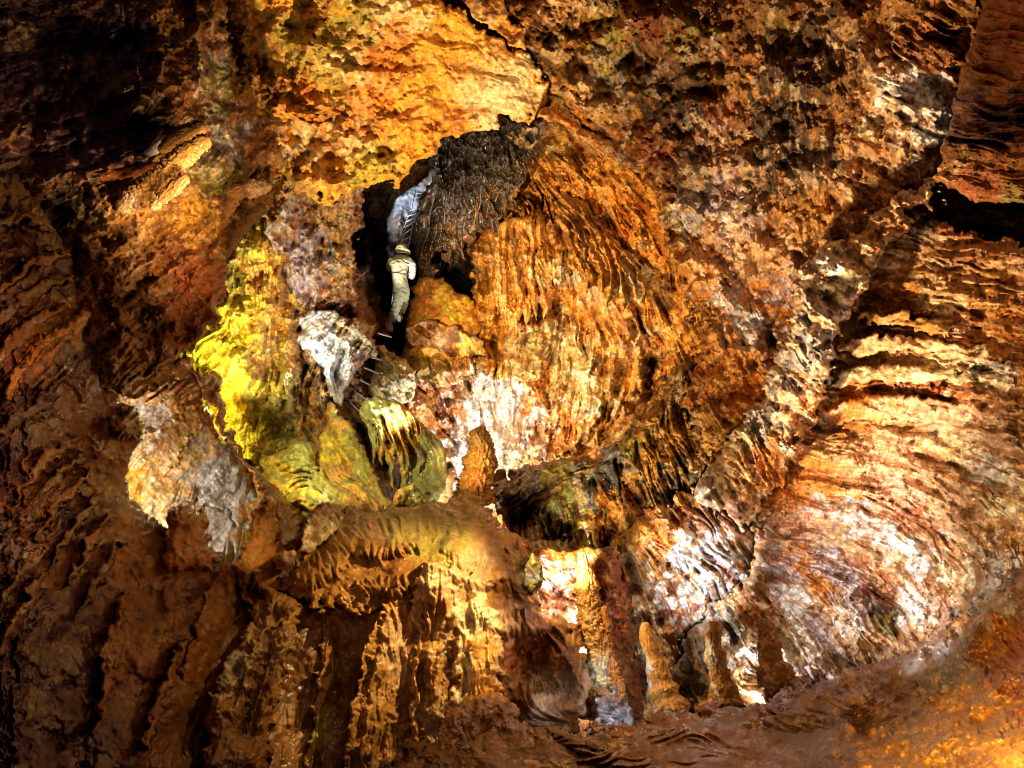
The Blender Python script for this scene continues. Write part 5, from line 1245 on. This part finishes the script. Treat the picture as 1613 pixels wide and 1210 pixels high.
# ---- climber: one skinned body in the photo's pose, seen from behind and below
def skin_body(name, joints, edges, mat, parent=None, sub=2, root=0, fold=0):
    me = bpy.data.meshes.new(name)
    me.from_pydata([j[0] for j in joints], edges, [])
    o = bpy.data.objects.new(name, me)
    COL.objects.link(o)
    o.modifiers.new('skin', 'SKIN')
    for k, j in enumerate(joints):
        sv = me.skin_vertices[0].data[k]
        r = j[1]
        sv.radius = (r, r) if not isinstance(r, tuple) else r
        sv.use_root = (k == root)
    s = o.modifiers.new('sub', 'SUBSURF')
    s.levels = s.render_levels = sub
    me.materials.append(mat)
    bpy.context.view_layer.update()
    dg = bpy.context.evaluated_depsgraph_get()
    nm = bpy.data.meshes.new_from_object(o.evaluated_get(dg))
    nm.name = name
    o.modifiers.clear()
    o.data = nm
    if fold:
        co = np.zeros(len(nm.vertices) * 3, np.float32)
        nm.vertices.foreach_get('co', co)
        no = np.zeros(len(nm.vertices) * 3, np.float32)
        nm.vertices.foreach_get('normal', no)
        co, no = co.reshape(-1, 3), no.reshape(-1, 3)
        f = np.abs(tile(80, co[:, 0] * 420 + co[:, 2] * 260, co[:, 2] * 520 - co[:, 1] * 200)) + .4 * np.abs(tile(24, co[:, 0] * 300, co[:, 2] * 300))
        co += no * ((.8 - f) * fold)[:, None]
        nm.vertices.foreach_set('co', co.ravel())
    nm.polygons.foreach_set('use_smooth', [True] * len(nm.polygons))
    if parent is not None:
        o.parent = parent
        o.matrix_parent_inverse = parent.matrix_world.inverted()
    return o


DC = 12.2                      # climber's distance
cl = empty('person', V(622, 515, DC))
u = DC / FPX                   # metres per photo px there


def J(x, y, dz, r):            # dz metres further away (towards the ladder)
    if isinstance(r, tuple):
        return (V(x, y, DC + dz), (r[0] * u, r[1] * u))
    return (V(x, y, DC + dz), r * u * 1.08)


joints = [J(624, 447, 0, (20, 15)),      # 0 pelvis
          J(628, 433, .02, (12.5, 10)),       # 1 waist
          J(630, 420, .03, (15, 11)),        # 2 chest
          J(630, 409, .06, (16.5, 10)),       # 3 shoulders
          J(632, 401, .10, 4.5),             # 4 neck
          J(643, 409, .06, 6.0),           # 5 right shoulder
          J(649, 421, .10, 5.4),            # 6 right upper arm
          J(647, 437, .16, 4.6),             # 7 right elbow
          J(640, 424, .42, 3.4),             # 8 right wrist up at ladder
          J(617, 409, .08, 6.0),             # 9 left shoulder
          J(613, 418, .22, 5.0),            # 10 left upper arm
          J(612, 424, .36, 4.2),             # 11 left elbow
          J(624, 404, .52, 3.2),             # 12 left wrist
          J(629, 464, .02, 9.8),              # 13 left hip -> hanging leg
          J(626, 480, .02, 8.0),             # 14 knee
          J(618, 500, .04, 6.6),              # 15 shin
          J(613, 508, .04, 5.2),            # 16 ankle
          J(637, 463, .10, 9.0),            # 17 right thigh
          J(637, 480, .34, 6.6),             # 18 right knee forward
          J(631, 495, .30, 5.4),            # 19 right shin
          ]
edges = [(0, 1), (1, 2), (2, 3), (3, 4), (3, 5), (5, 6), (6, 7), (7, 8), (3, 9), (9, 10), (10, 11), (11, 12), (0, 13), (13, 14), (14, 15), (15, 16), (0, 17), (17, 18), (18, 19)]
skin_body('overall', joints, edges, SUIT, cl, sub=4, fold=.006)
head = [J(633, 397, .12, 5.4), J(634, 391, .12, 6.6), J(634, 386, .12, 5.2), J(637, 392, .20, 3.0)]
skin_body('head', head, [(0, 1), (1, 2), (1, 3)], SKIN, cl)
# right sleeve in paler cloth, the light on it painted into its colour
sl = [J(646, 410, .05, 6.6), J(650, 421, .10, 6.4), J(648, 438, .15, 5.4), J(641, 426, .40, 4.0)]
skin_body('sleeve', sl, [(0, 1), (1, 2), (2, 3)], SLEEVE, cl, sub=4, fold=.008)
# hands gripping
for (hx, hy, hz) in ((640, 421, .47), (624, 401, .56)):
    hj = [J(hx, hy + 2, hz - .04, 2.6), J(hx, hy - 2, hz, 3.2)]
    he = [(0, 1)]
    for f in range(4):
        a = len(hj)
        hj += [J(hx - 2.4 + 1.6 * f, hy - 4.5, hz + .03, 1.0), J(hx - 2.4 + 1.6 * f, hy - 6.0 + .3 * abs(f - 1.5), hz + .09, .9), J(hx - 2.2 + 1.5 * f, hy - 4.0, hz + .12, .8)]
        he += [(1, a), (a, a + 1), (a + 1, a + 2)]
    a = len(hj)
    hj += [J(hx + 3.4, hy, hz + .02, 1.1), J(hx + 3.0, hy - 2.4, hz + .08, .9)]
    he += [(0, a), (a, a + 1)]
    skin_body('hand', hj, he, SKIN, cl, sub=1)
# helmet: dome, brim and lamp
hel = empty('helmet', V(634, 388, DC + .12))
hel.parent = cl
hel.matrix_parent_inverse = cl.matrix_world.inverted()
bpy.context.view_layer.update()
bm = bmesh.new()
bmesh.ops.create_uvsphere(bm, u_segments=32, v_segments=20, radius=1)
for v in list(bm.verts):
    if v.co.z < -.25:
        v.co.z = -.25 - (v.co.z + .25) * -.02
    v.co.x *= 9.6 * u
    v.co.y *= 11.0 * u
    v.co.z *= 9.4 * u
    rib = .012 * math.cos(6 * math.atan2(v.co.x, v.co.y + 1e-6))
    v.co.x *= 1 + rib
cen = V(633, 392, DC + .12)
bmesh.ops.transform(bm, matrix=Matrix.Translation(cen) @ Matrix.Rotation(math.radians(12), 4, 'Y') @ Matrix.Rotation(math.radians(6), 4, 'X'), verts=bm.verts)
bm_obj('shell', bm, HELM, hel)
bm = bmesh.new()
bmesh.ops.create_cone(bm, cap_ends=True, segments=36, radius1=11.2 * u, radius2=9.8 * u, depth=2.6 * u)
for v in bm.verts:
    if v.co.x > 0:
        v.co.x *= 1.28
bmesh.ops.transform(bm, matrix=Matrix.Translation(V(633.5, 394.5, DC + .12)) @ Matrix.Rotation(math.radians(12), 4, 'Y'), verts=bm.verts)
bm_obj('brim', bm, HELM, hel)
bm = bmesh.new()
tube(bm, V(624, 396.5, DC - .02), V(641, 398, DC - .02), .009)
bm_obj('strap', bm, BELT, hel)
# boots
for (x1, y1, z1, x2, y2, z2) in ((612, 509, .04, 614, 521, -.02), (628, 497, .34, 630, 505, .42)):
    bj = [J(x1, y1 - 4, z1, 6.0), J(x1, y1 + 2, z1, 6.0), J(x2, y2 - 4, z2, (6.0, 5.0)), J(x2, y2 - 1, z2 + .10, (5.8, 4.4)), J(x2 + 1, y2 - 2, z2 + .2, (4.8, 3.4))]
    b = skin_body('boot', bj, [(0, 1), (1, 2), (2, 3), (3, 4)], BOOT, cl)
# belt and trouser turn-up
bm = bmesh.new()
n = 28
ring = []
for k in range(n):
    a = 2 * math.pi * k / n
    p = V(629.5 + 13.4 * math.cos(a), 430.5 + 1.2 * math.cos(a), DC + .015 + 12.0 * u * math.sin(a))
    ring.append(p)
for k in range(n):
    tube(bm, ring[k], ring[(k + 1) % n], .010, 6)
bm_obj('belt', bm, BELT, cl)
bm = bmesh.new()
ring = [V(614.5 + 7.2 * math.cos(2 * math.pi * k / 24), 505 + 1.5 * math.cos(2 * math.pi * k / 24), DC + .04 + 7.0 * u * math.sin(2 * math.pi * k / 24)) for k in range(24)]
for k in range(24):
    tube(bm, ring[k], ring[(k + 1) % 24], .022, 8)
bm_obj('trouser_cuff', bm, SUIT, cl)
tag(cl, 'person in olive overalls and pale helmet seen from behind, climbing toward the ladder', 'person')
